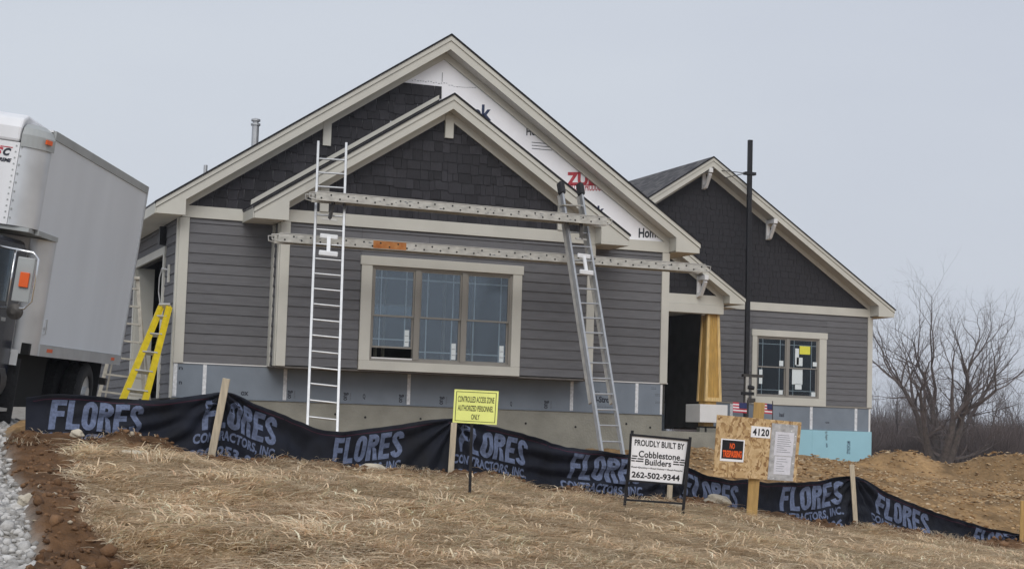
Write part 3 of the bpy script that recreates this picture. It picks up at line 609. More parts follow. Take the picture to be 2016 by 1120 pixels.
ent = MB(); ent.box(9.68, WX0, 15.2, 15.3, -0.9, 2.6); entry_wall = ent.build('entry_wall', 'interior', house)
for a, b in ((9.7, 13.4), (13.41, 15.2), (15.21, 17.18)): box('foam_panel', 'foam', entry_wall, a, b, 15.17, 15.198, -0.86, -0.05)
siding(entry_wall, 9.7, 17.18, 0.0, 2.5, 15.19)
box('house_wall_infill', 'interior', house, 9.53, 9.66, 13.9, 15.3, -0.8, 2.8)
box('porch_slab', 'concrete', house, 9.70, 17.16, 10.25, 15.16, -2.4, -0.88); box('porch_sill', 'foam', entry_wall, 9.7, 17.18, 15.05, 15.16, -0.879, -0.80)
p = onY(1333, 797, 15.1); box('outlet_box', 'white_trim', entry_wall, p[0]-.07, p[0]+.07, 15.08, 15.165, p[2]-.1, p[2]+.1); box('conduit', 'foam', entry_wall, p[0]-.13, p[0]-.09, 15.1, 15.165, -0.8, p[2]+.05)

# tapered column: plywood faces inside light edge strips, on a white foam pier
def taper(par, name, mt, xa0, xa1, xb0, xb1, ya0, ya1, yb0, yb1, z0, z1):
    return MB().add([(xa0, ya0, z0), (xa1, ya0, z0), (xa1, ya1, z0), (xa0, ya1, z0), (xb0, yb0, z1), (xb1, yb0, z1), (xb1, yb1, z1), (xb0, yb1, z1)],
                    [(0, 3, 2, 1), (4, 5, 6, 7), (0, 1, 5, 4), (1, 2, 6, 5), (2, 3, 7, 6), (3, 0, 4, 7)]).build(name, mt, par)
CB = (16.10, 16.60, 10.60, 11.10); CT = (16.16, 16.52, 10.66, 11.04); z0, z1 = -0.05, 2.285; e = 0.075
colm = taper(house, 'porch_column', 'ply', CB[0]+.025, CB[1]-.025, CT[0]+.025, CT[1]-.025, CB[2]+.025, CB[3]-.025, CT[2]+.025, CT[3]-.025, z0, z1)
for sx in (0, 1):
    for sy in (0, 1):
        bx = CB[0] if sx == 0 else CB[1]-e; by = CB[2] if sy == 0 else CB[3]-e; tx = CT[0] if sx == 0 else CT[1]-e; ty = CT[2] if sy == 0 else CT[3]-e
        taper(colm, 'edge_strip', 'lumber', bx, bx+e, tx, tx+e, by, by+e, ty, ty+e, z0, z1-.001)
for zz in (z0+.002, ): MB().box(CB[0]+e, CB[1]-e, CB[2]+.004, CB[2]+.03, zz, zz+.10).build('base_strip', 'lumber', colm)
box('column_block', 'ply', colm, 16.15, 16.48, 10.68, 11.05, -0.137, -0.051)
pier = box('column_pier', 'white_trim', house, 15.86, 16.69, 10.42, 11.25, -0.62, -0.14, 0.01); box('pier_block', 'tan_lumber', pier, 16.12, 16.42, 10.7, 11.0, -0.72, -0.621); box('pier_post', 'dark_steel', pier, 16.25, 16.29, 10.83, 10.87, -0.88, -0.721)

# eave brackets
def bracket(x, y, ztop, h=0.56, pr=0.42):
    b = MB(); b.box(x-.055, x+.055, y-.06, y, ztop-h, ztop); b.box(x-.05, x+.05, y-pr, y-.061, ztop-.11, ztop-.002); b.box(x-.058, x+.058, y-pr-.06, y-pr+.04, ztop-.125, ztop+.004)
    b.obox((x-.045, y-pr+.04, ztop-.12), (.09, 0, 0), (0, pr-.16, -h+.2), (0, -.07, -.06)); b.box(x-.05, x+.05, y-.15, y-.06, ztop-h+.01, ztop-h+.12)
    return b.build('eave_bracket', 'white_trim', house, bevel=0.006)
bracket(17.13, WY-.03, W_ZA-.34); p = onY(1511, 440, WY-.03); bracket(p[0], WY-.03, wl_(p[0])-.30); p = onY(1375, 545, PY-.03); bracket(p[0], PY-.03, pl_(p[0])-.30)

# roof vents
for x, y0, Yv, r, h in ((502, 275, 5.0, 0.075, 0.50), (404, 345, 5.5, 0.04, 0.22)):
    p = onY(x, y0, Yv); zr = M_ZA-M_K*abs(p[0]-M_XM); b = MB().tube([(p[0], Yv, zr-.1), (p[0], Yv, zr+h+.05)], r, 14)
    if r > .05: b.tube([(p[0], Yv, zr+h+.01), (p[0], Yv, zr+h+.05)], r*1.35, 14); b.tube([(p[0], Yv, zr+h+.10), (p[0], Yv, zr+h+.14), (p[0], Yv, zr+h+.17)], [r*1.3, r*1.3, .01], 14); b.tube([(p[0], Yv, zr+h+.04), (p[0], Yv, zr+h+.11)], r*.8, 14)
    b.build('roof_vent', 'aluminium', house, smooth=False)

# ------------------------------------------------------------------ ladders, planks, jacks on the front
def n3(v): v = np.array(v, float); return v/np.linalg.norm(v)
def to_ground(p, q):     # extend the line q->p down to the terrain
    d = n3(np.array(p)-np.array(q)); t = 0
    for _ in range(60):
        r = np.array(p)+d*t; gz = float(ground_z(r[0], r[1], False)); t += (r[2]-gz)/max(-d[2], .3)
        if abs(r[2]-gz) < .002: break
    return np.array(p)+d*t
def ext_ladder(label, bl, br, tl, tr, double=False, mitts=False):
    bl2, br2 = to_ground(bl, tl), to_ground(br, tr); L = np.linalg.norm(tl-bl2); base = (bl2+br2)/2
    th = thing('extension_ladder', label, 'ladder', base, 'extension ladders holding the planks'); nrm = n3(np.cross(br2-bl2, tl-bl2))
    if nrm[1] > 0: nrm = -nrm
    for a, b in ((bl2, tl), (br2, tr)):
        MB().bar(a, b, 0.042, 0.075, nrm).build('rail', 'aluminium', th, bevel=0.004)
        MB().bar(a-nrm*.05, a+n3(b-a)*.12-nrm*.05, 0.06, 0.02, nrm).build('foot', 'rubber', th)
    n = int(L/.305)
    for i in range(1, n+1):
        t = (i*.305-.12)/L
        if t < 1: MB().tube([bl2+(tl-bl2)*t, br2+(tr-br2)*t], 0.016, 8).build('rung', 'aluminium', th)
    if double:
        off = -nrm*.085
        for a, b in ((bl2, tl), (br2, tr)): MB().bar(a+(b-a)*.22+off, a+(b-a)*.985+off, 0.028, 0.07, nrm).build('fly_rail', 'dull_alu', th)
    if mitts:
        for b, a in ((tl, bl2), (tr, br2)): MB().bar(b-n3(b-a)*.12, b+n3(b-a)*.14, 0.11, 0.13, nrm).build('rubber_mitt', 'rubber', th, bevel=0.03)
    return th, bl2, br2, tl, tr, nrm
LADL = ext_ladder('upright aluminium extension ladder left of the triple window', atD(605, 845, 26.6), atD(664, 850, 26.6), atD(627, 280, 29.9), atD(682, 283, 29.8))
LADR = ext_ladder('slanting aluminium extension ladder with black mitts right of the triple window', atD(1183, 882, 28.0), atD(1225, 886, 28.3), atD(1105, 372, 31.0), atD(1143, 374, 31.3), True, True)
PLY = -2.02
def plank(label, x0, x1, z0a, z0b, rust=None, seed=1, PLY=PLY):
    """aluminium stage plank along the wall: x range, lower edge heights at both ends"""
    y0, y1, h = PLY, PLY+.32, .145; Zb = lambda x: z0a+(z0b-z0a)*(x-x0)/(x1-x0); r = random.Random(seed)
    th = thing('stage_plank', label, 'plank', ((x0+x1)/2, (y0+y1)/2, Zb((x0+x1)/2)), 'stage planks on the ladders')
    def seg(a, b, ya, yb, za, zb): return MB().prism([(a, Zb(a)+za), (b, Zb(b)+za), (b, Zb(b)+zb), (a, Zb(a)+zb)], ya, yb)
    seg(x0, x1, y0, y0+.03, 0, h).build('side_rail', 'plank_alu', th, bevel=.006); seg(x0, x1, y1-.03, y1, 0, h).build('side_rail', 'plank_alu', th)
    seg(x0+.02, x1-.02, y0-.006, y0+.034, h+.001, h+.014).build('top_lip', 'dull_alu', th); seg(x0+.05, x1-.05, y0+.03, y1-.03, h-.03, h-.006).build('deck', 'plank_under', th)
    rung = MB()
    for i in range(int((x1-x0)/.31)): a = x0+.15+i*.31; rung.tube([(a, y0+.02, Zb(a)+.06), (a, y1-.02, Zb(a)+.06)], .018, 6)
    tag(rung.build('cross_rung', 'plank_under', th), kind='stuff')
    hb = MB()
    for i in range(int((x1-x0)/.155)):
        a = x0+.1+i*.155+r.uniform(-.01, .01); z = Zb(a)+(.105 if i % 2 else .045); hb.tube([(a, y0-.004, z), (a, y0+.01, z)], .0165, 8)
    tag(hb.build('rail_hole', 'hole', th), kind='stuff')
    for a, s in ((x0, -1), (x1, 1)):
        MB().tube([(a, y0+.02, Zb(a)+.02), (a+s*.10, y0+.03, Zb(a)+.04), (a+s*.11, y0+.03, Zb(a)+.12), (a, y0+.02, Zb(a)+.13)], .012, 6).build('end_hook', 'dull_alu', th)
        MB().tube([(a, y1-.02, Zb(a)+.02), (a+s*.10, y1-.03, Zb(a)+.04), (a+s*.11, y1-.03, Zb(a)+.12), (a, y1-.02, Zb(a)+.13)], .012, 6).build('end_hook', 'dull_alu', th)
    if rust: seg(rust[0], rust[1], y0-.003, y0+.0, .012, h-.004).build('rust_patch', 'rust', th)
    sc = MB()
    for i in range(70):
        a = r.uniform(x0+.1, x1-.3); z = r.uniform(.015, .12)
        if r.random() < .5: sc.add([(a, y0-.0015, Zb(a)+z), (a+r.uniform(.02, .1), y0-.0015, Zb(a)+z+r.uniform(-.01, .01)), (a+r.uniform(.0, .06), y0-.0015, Zb(a)+z+.012)], [(0, 1, 2)])
    tag(sc.build('scuff_marks', 'print_soft', th), kind='stuff')
    return th
def pxz(x, y, Y=PLY): q = onY(x, y, Y); return q[0], q[2]
a, za = pxz(622, 394, -2.42); b, zb = pxz(1195, 444, -2.42); plank('upper aluminium stage plank crossing the small front gable', a, b, za, zb, None, 1, -2.42)
a, za = pxz(548, 476); b, zb = pxz(1390, 537); r0 = pxz(735, 480)[0]; r1 = pxz(800, 480)[0]; plank('lower aluminium stage plank with an orange rusty patch above the triple window', a, b, za, zb, (r0, r1), 2)
def ladder_jack(L, label, zu, zl):
    """steel bracket holding the planks and the white rung hooks below it"""
    th0, bl, br, tl, tr, nrm = L; tz = lambda z: (z-bl[2])/(tl[2]-bl[2]); mid = lambda z: (bl+(tl-bl)*tz(z)+br+(tr-br)*tz(z))/2; ax = n3(br-bl)
    p = mid(zu); th = thing('ladder_jack', label, 'ladder jack', p, 'ladder jacks'); q = mid(zu-.45)
    y = np.array([0, -1.0, 0])
    MB().bar(p+np.array([0, -.33, -.02]), p+np.array([0, .06, -.02]), .05, .035).build('arm', 'dark_steel', th)
    MB().bar(p+np.array([0, -.26, -.03]), q+nrm*.06, .055, .04).build('brace', 'dark_steel', th); MB().bar(q+nrm*.06-ax*.13, q+nrm*.06+ax*.13, .03, .03).build('rung_hook', 'dull_alu', th)
    MB().bar(p+nrm*.06-ax*.16, p+nrm*.06+ax*.16, .045, .03).build('hook_bar', 'dark_steel', th)
    a, b = mid(zl)+nrm*.065, mid(zl-.305)+nrm*.065
    MB().bar(a-ax*.15, a+ax*.15, .03, .075, (0, 0, 1)).build('white_hook', 'white_plastic', th, bevel=.01); MB().bar(b-ax*.16, b+ax*.16, .04, .085, (0, 0, 1)).build('white_hook', 'white_plastic', th, bevel=.015); MB().bar(b, a, .06, .03, nrm).build('white_web', 'white_plastic', th)
ladder_jack(LADL, 'ladder jack with white hooks on the upright left ladder', 2.88, 2.12); ladder_jack(LADR, 'ladder jack with white hooks on the slanting right ladder', 2.84, 2.07)
q = onY(1133, 410, PLY+.05); MB().bar(q+np.array([-.28, 0, .03]), q+np.array([.1, .1, .06]), .16, .02).build('plank_stub', 'cream_alu', LADR[0])

# ------------------------------------------------------------------ step ladders by the garage door
def step_ladder(name, label, fl, fr, tl, tr, mt, steps, spread, back=True, wide=.07, cap=None, pend=0.0):
    fl, fr = to_ground(fl, tl), to_ground(fr, tr); th = thing(name, label, 'step ladder', (fl+fr)/2); nrm = n3(np.cross(fr-fl, tl-fl)); nrm = -nrm if nrm[1] > 0 else nrm
    for a, b in ((fl, tl), (fr, tr)): MB().bar(a, b, wide*.85, .04, nrm).build('front_rail', mt, th)
    for i in range(1, steps+1):
        t = i/(steps+.6); MB().bar(fl+(tl-fl)*t, fr+(tr-fr)*t, .07, .03, n3(tl-fl)).build('step', 'cream_alu' if mt != 'yellow_paint' else 'dull_alu', th)
    if back:
        for a, b in ((fl, tl), (fr, tr)):
            c = a+spread*np.array([0.3, 1, 0])+np.array([0, 0, 0]); c[2] = float(ground_z(c[0], c[1], False)); MB().bar(c, b+spread*np.array([0, .05, 0]), .028, wide*.7, nrm).build('rear_rail', mt, th)
    MB().bar(tl-n3(tr-tl)*.03, tr+n3(tr-tl)*.03, .14, .05, n3(tl-fl)).build('top_cap', cap or mt, th, bevel=.01); return th
step_ladder('step_ladder', 'tall cream step ladder standing open behind the truck box', atD(197, 770, 28.9), atD(283, 770, 29.1), atD(254, 548, 29.2), atD(271, 548, 29.25), 'cream_alu', 8, .9)
tl = onX(317, 604, -0.25); tr = onX(333, 604, -0.12)
yl = step_ladder('step_ladder', 'yellow fibreglass step ladder folded and leaning beside the garage door', atD(243, 782, 27.9), atD(287, 782, 28.2), tl, tr, 'yellow_paint', 6, .16, True, .13, 'dull_alu')

# ------------------------------------------------------------------ pump jack pole in front of the wing
py = 12.1; pt = onY(1477, 276, py); pb = onY(1469, 800, py); gz = float(ground_z(pb[0], py, False)); pb = np.array([pb[0], py, gz-.05])
pole = thing('scaffold_pole', 'tall black scaffold pole standing in front of the right wing', 'pole', (pb[0], pb[1], gz))
MB().bar(pb, pt, .125, .10, (0, 1, 0)).build('post', 'black_paint', pole, bevel=.01)
zl = lambda y: onY(1474, y, py)
c = zl(342); MB().box(c[0]-.13, c[0]+.2, py-.08, py+.08, c[2]-.04, c[2]+.04).build('clamp', 'black_paint', pole)
for dx, dz, dy in ((-.85, .12, .55), (-.55, -.12, .45)): MB().tube([(c[0]-.1, py, c[2]), (c[0]+dx, py+dy, c[2]+dz)], .012, 5).build('wall_brace', 'dark_steel', pole)
c = zl(740); MB().box(c[0]-.22, c[0]+.40, py-.12, py+.02, c[2]-.03, c[2]+.05).build('jack_arm', 'dark_steel', pole); MB().box(c[0]-.15, c[0]-.06, py-.12, py-.05, c[2]-.75, c[2]-.03).build('jack_rod', 'dull_alu', pole)
c = zl(775); MB().box(c[0]-.28, c[0]+.10, py-.13, py-.06, c[2]-.04, c[2]+.05).build('jack_foot', 'black_paint', pole); MB().box(c[0]-.1, c[0]+.14, py-.14, py+.1, c[2]-.25, c[2]-.12).build('jack_clamp', 'dark_steel', pole)
c = zl(762); MB().tube([(c[0]-.1, py-.1, c[2]), (c[0]+.1, py-.1, c[2]-.02)], .06, 8).build('jack_roller', 'black_paint', pole)

# ------------------------------------------------------------------ silt fence
FS = np.r_[0, np.cumsum(np.linalg.norm(np.diff(FB[:, :2], axis=0), axis=1))]      # arc length at the table points
def smooth_interp(s, col):       # gentle cubic (Catmull-Rom) through the table
    s = np.asarray(s, float); i = np.clip(np.searchsorted(FS, s)-1, 0, len(FS)-2); t = np.clip((s-FS[i])/(FS[i+1]-FS[i]), 0, 1)
    p0, p1, p2, p3 = col[np.maximum(i-1, 0)], col[i], col[i+1], col[np.minimum(i+2, len(col)-1)]
    return p1+0.5*t*((p2-p0)+t*((2*p0-5*p1+4*p2-p3)+t*(3*(p1-p2)+p3-p0)))
def px_s(x): return float(np.interp(x, FT[:, 0], FS))
STAKES = [(446, 745, 413, 914, .078), (894, 832, 887, 938, .066), (1320, 938, 1317, 990, .066), (1677, 914, 1685, 1038, .062), (2013, 985, 2011, 1082, .062)]
SS = [px_s(.5*(a[0]+a[2])) for a in STAKES]
def fence_pt(s, off, lift=0.0):
    """point on the cloth: s along the line, off metres down from the top edge"""
    s = np.asarray(s, float); off = np.asarray(off, float)
    bx, by, bz, tz = smooth_interp(s, FB[:, 0]), smooth_interp(s, FB[:, 1]), smooth_interp(s, FB[:, 2]), smooth_interp(s, FTOP[:, 2])
    tz = tz+0.012*vnoise(s*3.1, s*0+4, 41)+.006*vnoise(s*9, s*0+1, 44)
    h = tz-bz; v = 1-off/h
    d = 0.035*fbm(s*1.6, v*1.2, 3, 51)+.012*fbm(s*5, v*2.0+s, 3, 53)
    for k, s0 in enumerate(SS):
        dx = s-s0; r = np.hypot(dx, off); ang = np.arctan2(off, np.abs(dx)+.02)
        d = d+.040*np.exp(-r/.75)*np.minimum(r/.12, 1)*np.sin(ang*(13+k)+k+np.sign(dx)*.7)+.05*np.exp(-(dx/.12)**2)*.4
    d = d-.05*np.sin(np.clip(v, 0, 1)*math.pi)*.8+.03*np.clip(1-v, 0, 1)
    # crossways folds on the slack runs
    d = d+.022*np.sin(off*34+s*5+2.2*vnoise(s*1.3, s*0, 61))*np.clip(vnoise(s*.8+3, s*0+9, 62)*1.4, 0, 1)
    tx = smooth_interp(s+.02, FB[:, 0])-smooth_interp(s-.02, FB[:, 0]); ty = smooth_interp(s+.02, FB[:, 1])-smooth_interp(s-.02, FB[:, 1]); L = np.hypot(tx, ty)+1e-9
    nx_, ny_ = ty/L, -tx/L                      # towards the camera
    return np.stack([bx+nx_*(d+lift), by+ny_*(d+lift), tz-off], -1)
fence = thing('silt_fence', 'sagging black printed fabric silt fence strung across the front of the lot', 'silt fence', FB[10])
ns, nv = 1300, 44; S = np.linspace(0.0, FS[-1], ns); hh = smooth_interp(S, FTOP[:, 2])-smooth_interp(S, FB[:, 2])+.14
OFF = np.linspace(0, 1, nv)[None, :]*hh[:, None]; Pf = fence_pt(np.repeat(S[:, None], nv, 1), OFF)
idf = np.arange(ns*nv).reshape(ns, nv); Ff = np.stack([idf[:-1, :-1], idf[1:, :-1], idf[1:, 1:], idf[:-1, 1:]], -1).reshape(-1, 4)
mat('fence_cloth', (0.008, 0.009, 0.014), 0.6, 0.35, 3.0, 0.35, 260, col2=(0.009, 0.012, 0.024), spec=0.22)
fo = link(bpy.data.objects.new('fabric', np_mesh('fabric', Pf.reshape(-1, 3)-FB[10], Ff, 'fence_cloth', None, True)), fence, FB[10])
so = fo.modifiers.new('thick', 'SOLIDIFY'); so.thickness = 0.003
mat('hem_line', (0.06, 0.012, 0.03), 0.7)
hm = MB(); hs = np.linspace(.1, FS[-1], 420); hp = fence_pt(hs, hs*0+.045, .004); hq = fence_pt(hs, hs*0+.052, .004)
hm.add(list(hp)+list(hq), [(i, i+1, i+421, i+420) for i in range(419)]); hm.build('hem_stitch', 'hem_line', fence)
def block_bm(word, shear=.12):
    """heavy condensed poster capitals drawn as strokes"""
    W, t, hb = .60, .235, .19; bm = bmesh.new(); x = 0.0
    def poly(P): bm.faces.new([bm.verts.new((x+p[0]+shear*p[1], p[1], 0)) for p in P])
    def rect(a, b, c, d): poly([(a, c), (b, c), (b, d), (a, d)])
    def strip(path, wx, wy, closed=False):      # stroke with its own width across and along
        n = len(path); L, Rr = [], []
        for i, p in enumerate(path):
            a = path[(i-1) % n] if closed or i > 0 else p; b = path[(i+1) % n] if closed or i < n-1 else p
            dx, dy = b[0]-a[0], b[1]-a[1]; m = math.hypot(dx, dy); nx, ny = -dy/m, dx/m
            L.append((p[0]+nx*wx/2, p[1]+ny*wy/2)); Rr.append((p[0]-nx*wx/2, p[1]-ny*wy/2))
        for i in range(n if closed else n-1): j = (i+1) % n; poly([Rr[i], Rr[j], L[j], L[i]])
    def arc(cx, cy, rx, ry, a0, a1, k=7): return [(cx+rx*math.cos(a0+(a1-a0)*i/k), cy+ry*math.sin(a0+(a1-a0)*i/k)) for i in range(k+1)]
    pi = math.pi; cx = W/2; rx = cx-t/2; ry = .5-hb/2
    for ch in word:
        w = W
        if ch == 'F': rect(0, t, 0, 1); rect(t, W*.92, 1-hb, 1); rect(t, W*.84, .43, .43+hb); w = W*.92
        elif ch == 'L': rect(0, t, 0, 1); rect(t, W*.9, 0, hb); w = W*.9
        elif ch == 'E': rect(0, t, 0, 1); rect(t, W*.95, 1-hb, 1); rect(t, W*.88, .5-hb/2, .5+hb/2); rect(t, W*.95, 0, hb); w = W*.95
        elif ch == 'O': strip(arc(cx, .70, rx, .30-hb/2, 0, pi)+arc(cx, .30, rx, .30-hb/2, pi, 2*pi), t, hb, True)
        elif ch == 'R': rect(0, t, 0, 1); strip([(t, 1-hb/2)]+arc(cx+.02, .755, rx-.02, .245-hb/2, pi/2, -pi/2)+[(t, .51+hb/2)], t, hb); poly([(t+.03, .50), (t+.16, .50), (W-.10, .42), (W+.01, .0), (W-t, .0), (W-t-.03, .32)])
        elif ch == 'S': strip(arc(cx, .745, rx, .255-hb/2, -.25, pi*1.12)+arc(cx, .255, rx, .255-hb/2, pi*.12, -pi-.0+.25-.25), t, hb)
        x += w+.055
    xs = [v.co.x for v in bm.verts]; x0, x1 = min(xs), max(xs)
    for v in bm.verts: v.co.x = (v.co.x-x0)/(x1-x0)
    return bm
def fence_text(s, x0, x1, o0, o1, bold=.085, shear=.2, skew=0.0, spc=1.08):
    s0, s1 = px_s(x0), px_s(x1); bm = block_bm(s) if s == 'FLORES' else text_bm(s, bold, shear, spc)
    n = max(8, int((s1-s0)/.035))
    for i in range(1, n): bmesh.ops.bisect_plane(bm, geom=bm.verts[:]+bm.edges[:]+bm.faces[:], plane_co=(i/n, 0, 0), plane_no=(1, 0, 0))
    m = max(3, int((o1-o0)/.035))
    for i in range(1, m): bmesh.ops.bisect_plane(bm, geom=bm.verts[:]+bm.edges[:]+bm.faces[:], plane_co=(0, i/m, 0), plane_no=(0, 1, 0))
    bmesh.ops.triangulate(bm, faces=bm.faces[:])
    co = np.array([v.co[:] for v in bm.verts]); ss = s0+(s1-s0)*co[:, 0]; oo = o1+(o0-o1)*co[:, 1]+skew*(co[:, 0]-.5)
    P = fence_pt(ss, oo, .011); me = bpy.data.meshes.new('fence_lettering'); c = P.mean(0)
    for v, p in zip(bm.verts, P): v.co = p-c
    bm.to_mesh(me); bm.free(); me.materials.append(MATS['fence_print']); link(bpy.data.objects.new('fence_lettering', me), fence, c)
for i, (x0, x1, o0) in enumerate([(98, 278, .06), (392, 545, .07), (652, 792, .07), (902, 1036, .07), (1120, 1266, .06), (1345, 1455, .07), (1540, 1656, .06), (1724, 1834, .07), (1918, 2006, .04)]):
    sc = (.30, .31, .29, .30, .30, .29, .31, .29, .25)[i]; w = x1-x0
    fence_text('FLORES', x0, x1, o0, o0+sc); fence_text('CONTRACTORS, INC.', x0-w*.10, x1-w*.02, o0+sc+.03, o0+sc+.155, .042)
    if i not in (8,): fence_text('920-253-9606', x0-w*.16, x1-w*.06, o0+sc+.19, o0+sc+.325, .045)
for k, (xt, yt, xb, yb, wd) in enumerate(STAKES):
    d = float(np.interp(xb, FT[:, 0], FT[:, 3]))-.09; a, b = atD(xb, yb, d), atD(xt, yt, d); a = a-(b-a)*.12
    MB().bar(a, b, wd, .03, -_f).build('stake', 'pale_lumber' if k < 4 else 'tan_lumber', fence, bevel=.003)

# ------------------------------------------------------------------ signs
class Panel:
    """a flat board facing the camera, from its corners in the photograph and its distance"""
    def __init__(s, tl, tr, br, bl, d, d2=None):
        d2 = d2 or d; s.tl, s.tr, s.bl = atD(*tl, d), atD(*tr, d2), atD(*bl, d)
        s.n = n3(np.cross(s.tr-s.tl, s.bl-s.tl)); s.n = -s.n if s.n@_f > 0 else s.n
        r = ray(*br); s.br = CAM+r*(((s.tl-CAM)@s.n)/(r@s.n))
    def P(s, u, v, o=0.0): return (s.tl*(1-u)+s.tr*u)*(1-v)+(s.bl*(1-u)+s.br*u)*v+s.n*o      # v runs down
    def slab(s, name, mt, par, u0, v0, u1, v1, o0, o1, bevel=0):
        q = [s.P(u0, v1, o0), s.P(u1, v1, o0), s.P(u1, v0, o0), s.P(u0, v0, o0), s.P(u0, v1, o1), s.P(u1, v1, o1), s.P(u1, v0, o1), s.P(u0, v0, o1)]
        return MB().add(q, [(0, 3, 2, 1), (4, 5, 6, 7), (0, 1, 5, 4), (1, 2, 6, 5), (2, 3, 7, 6), (3, 0, 4, 7)]).build(name, mt, par, bevel=bevel)
    def text(s, t, mt, par, u0, v0, u1, v1, o=.002, **k):
        a = s.P(u0, v1, o); return lettering('sign_lettering', t, mt, par, a, s.P(u1, v1, o)-a, s.P(u0, v0, o)-a, **k)
def base_at(x, y, d): q = atD(x, y, d); q[2] = float(ground_z(q[0], q[1])); return q
# yellow access sign on a dark stake
pn = Panel((895, 766), (982, 770), (978, 836), (891, 831), 17.55, 17.6); q = base_at(925, 965, 17.6)
ys = thing('warning_sign', 'small yellow access zone sign on a thin dark stake before the fence', 'sign', q)
pn.slab('panel', 'sign_yellow', ys, 0, 0, 1, 1, -.006, 0)
for u0, v0, u1, v1 in ((.045, .055, .955, .07), (.045, .93, .955, .945), (.045, .07, .058, .93), (.942, .07, .955, .93)): pn.slab('border', 'sign_black', ys, u0, v0, u1, v1, .0005, .0015)
pn.text('CONTROLLED ACCESS ZONE', 'sign_black', ys, .09, .19, .91, .37, bold=.012); pn.text('AUTHORIZED PERSONNEL', 'sign_black', ys, .10, .46, .90, .63, bold=.012); pn.text('ONLY', 'sign_black', ys, .41, .72, .60, .88, bold=.012)
MB().bar(q-np.array([0, 0, .1]), pn.P(.42, .2, -.02), .03, .012, -_f).build('stake', 'black_paint', ys)
# builder's sign in a black angle-iron frame
pn = Panel((1241, 853), (1358, 864), (1345, 957), (1236, 948), 19.0, 19.2); q = base_at(1286, 1018, 19.1)
bs = thing('builder_sign', "white builder's sign with phone number in a black metal frame", 'sign', q)
pn.slab('panel', 'sign_white', bs, .02, .03, .975, .965, -.004, 0)
for u0, v0, u1, v1 in ((0, 0, 1, .045), (0, .95, 1, .99), (0, .045, .025, .95), (.97, .045, 1, .95)): pn.slab('frame', 'black_paint', bs, u0, v0, u1, v1, -.02, .012)
pn.text('PROUDLY BUILT BY', 'sign_black', bs, .08, .105, .93, .235, bold=.025); pn.text('Cobblestone', 'sign_black', bs, .16, .33, .88, .47, bold=.02); pn.text('Builders', 'sign_black', bs, .28, .49, .74, .62, bold=.02)
pn.text('Real Quality \u2022 Real Value \u2022 Real People', 'sign_black', bs, .05, .66, .95, .71, bold=0); pn.text('262-502-9344', 'sign_black', bs, .06, .77, .92, .90, bold=.03)
for u0, v0, u1, v1 in ((.05, .40, .14, .425), (.04, .45, .13, .475), (.145, .45, .25, .475), (.04, .50, .10, .525), (.115, .50, .25, .525), (.89, .40, .96, .425), (.77, .45, .86, .475), (.875, .45, .97, .475), (.77, .50, .88, .525), (.89, .50, .96, .525), (.04, .635, .95, .642)):
    pn.slab('brick_mark', 'sign_black', bs, u0, v0+.04, u1, v1+.04, .0005, .0015)
for (xa, ya, xb, yb) in ((1245, 847, 1227, 1020), (1359, 860, 1343, 1024)):
    dd = 19.12; a, b = atD(xa, ya, dd), atD(xb, yb, dd); MB().bar(b+(b-a)*.08, a, .032, .02, -_f).build('leg', 'black_paint', bs)
MB().bar(atD(1231, 983, 19.13), atD(1346, 991, 19.13), .022, .015, -_f).build('crossbar', 'black_paint', bs)
# OSB permit board on a post
pn = Panel((1412, 816), (1578, 831), (1567, 947), (1404, 937), 20.4, 20.7); q = base_at(1478, 1020, 20.6)
ob = thing('permit_board', 'strandboard permit board with house number 4120 on a timber post', 'notice board', q)
pn.slab('board', 'osb', ob, 0, 0, 1, 1, -.012, 0)
a, b = atD(1479, 1024, 20.62), atD(1495, 792, 20.62); MB().bar(a+(a-b)*.1, b, .13, .04, -_f).build('post', 'tan_lumber', ob, bevel=.003)
nt_ = pn.slab('trespass_plate', 'sign_white', ob, .065, .375, .345, .74, .001, .005); pn.slab('plate_ground', 'sign_black', ob, .08, .395, .33, .70, .0052, .0062)
pn.text('NO', 'sign_orange', ob, .17, .44, .23, .535, .0072, bold=.04); pn.text('TRESPASSING', 'sign_orange', ob, .092, .56, .318, .675, .0072, bold=.05)
pn.slab('number_plate', 'sign_white', ob, .41, .13, .64, .315, .001, .004); pn.text('4120', 'sign_black', ob, .43, .165, .625, .285, .0055, bold=.04, spacing=1.15)
pn.slab('plastic_sleeve', 'poly_sheet', ob, .65, .055, .96, 1.0, .001, .004); pn.slab('permit_paper', 'paper', ob, .70, .19, .925, .585, .005, .0065); pn.slab('permit_paper', 'paper', ob, .715, .60, .915, .90, .005, .0065)
rr = random.Random(5)
for i in range(9): pn.slab('text_line', 'print_soft', ob, .73, .24+.035*i, .73+rr.uniform(.08, .17), .247+.035*i, .0068, .0075)
for i in range(6): pn.slab('text_line', 'print_soft', ob, .74, .64+.04*i, .74+rr.uniform(.06, .14), .646+.04*i, .0068, .0075)
for i in range(26): u, v = rr.uniform(.645, .95), rr.uniform(.05, .98); pn.slab('tape_scrap', 'white_plastic', ob, u, v, u+rr.uniform(.006, .02), v+rr.uniform(.004, .02), .0042, .0048) if (u < .69 or u > .93 or v < .17 or v > .92) else None
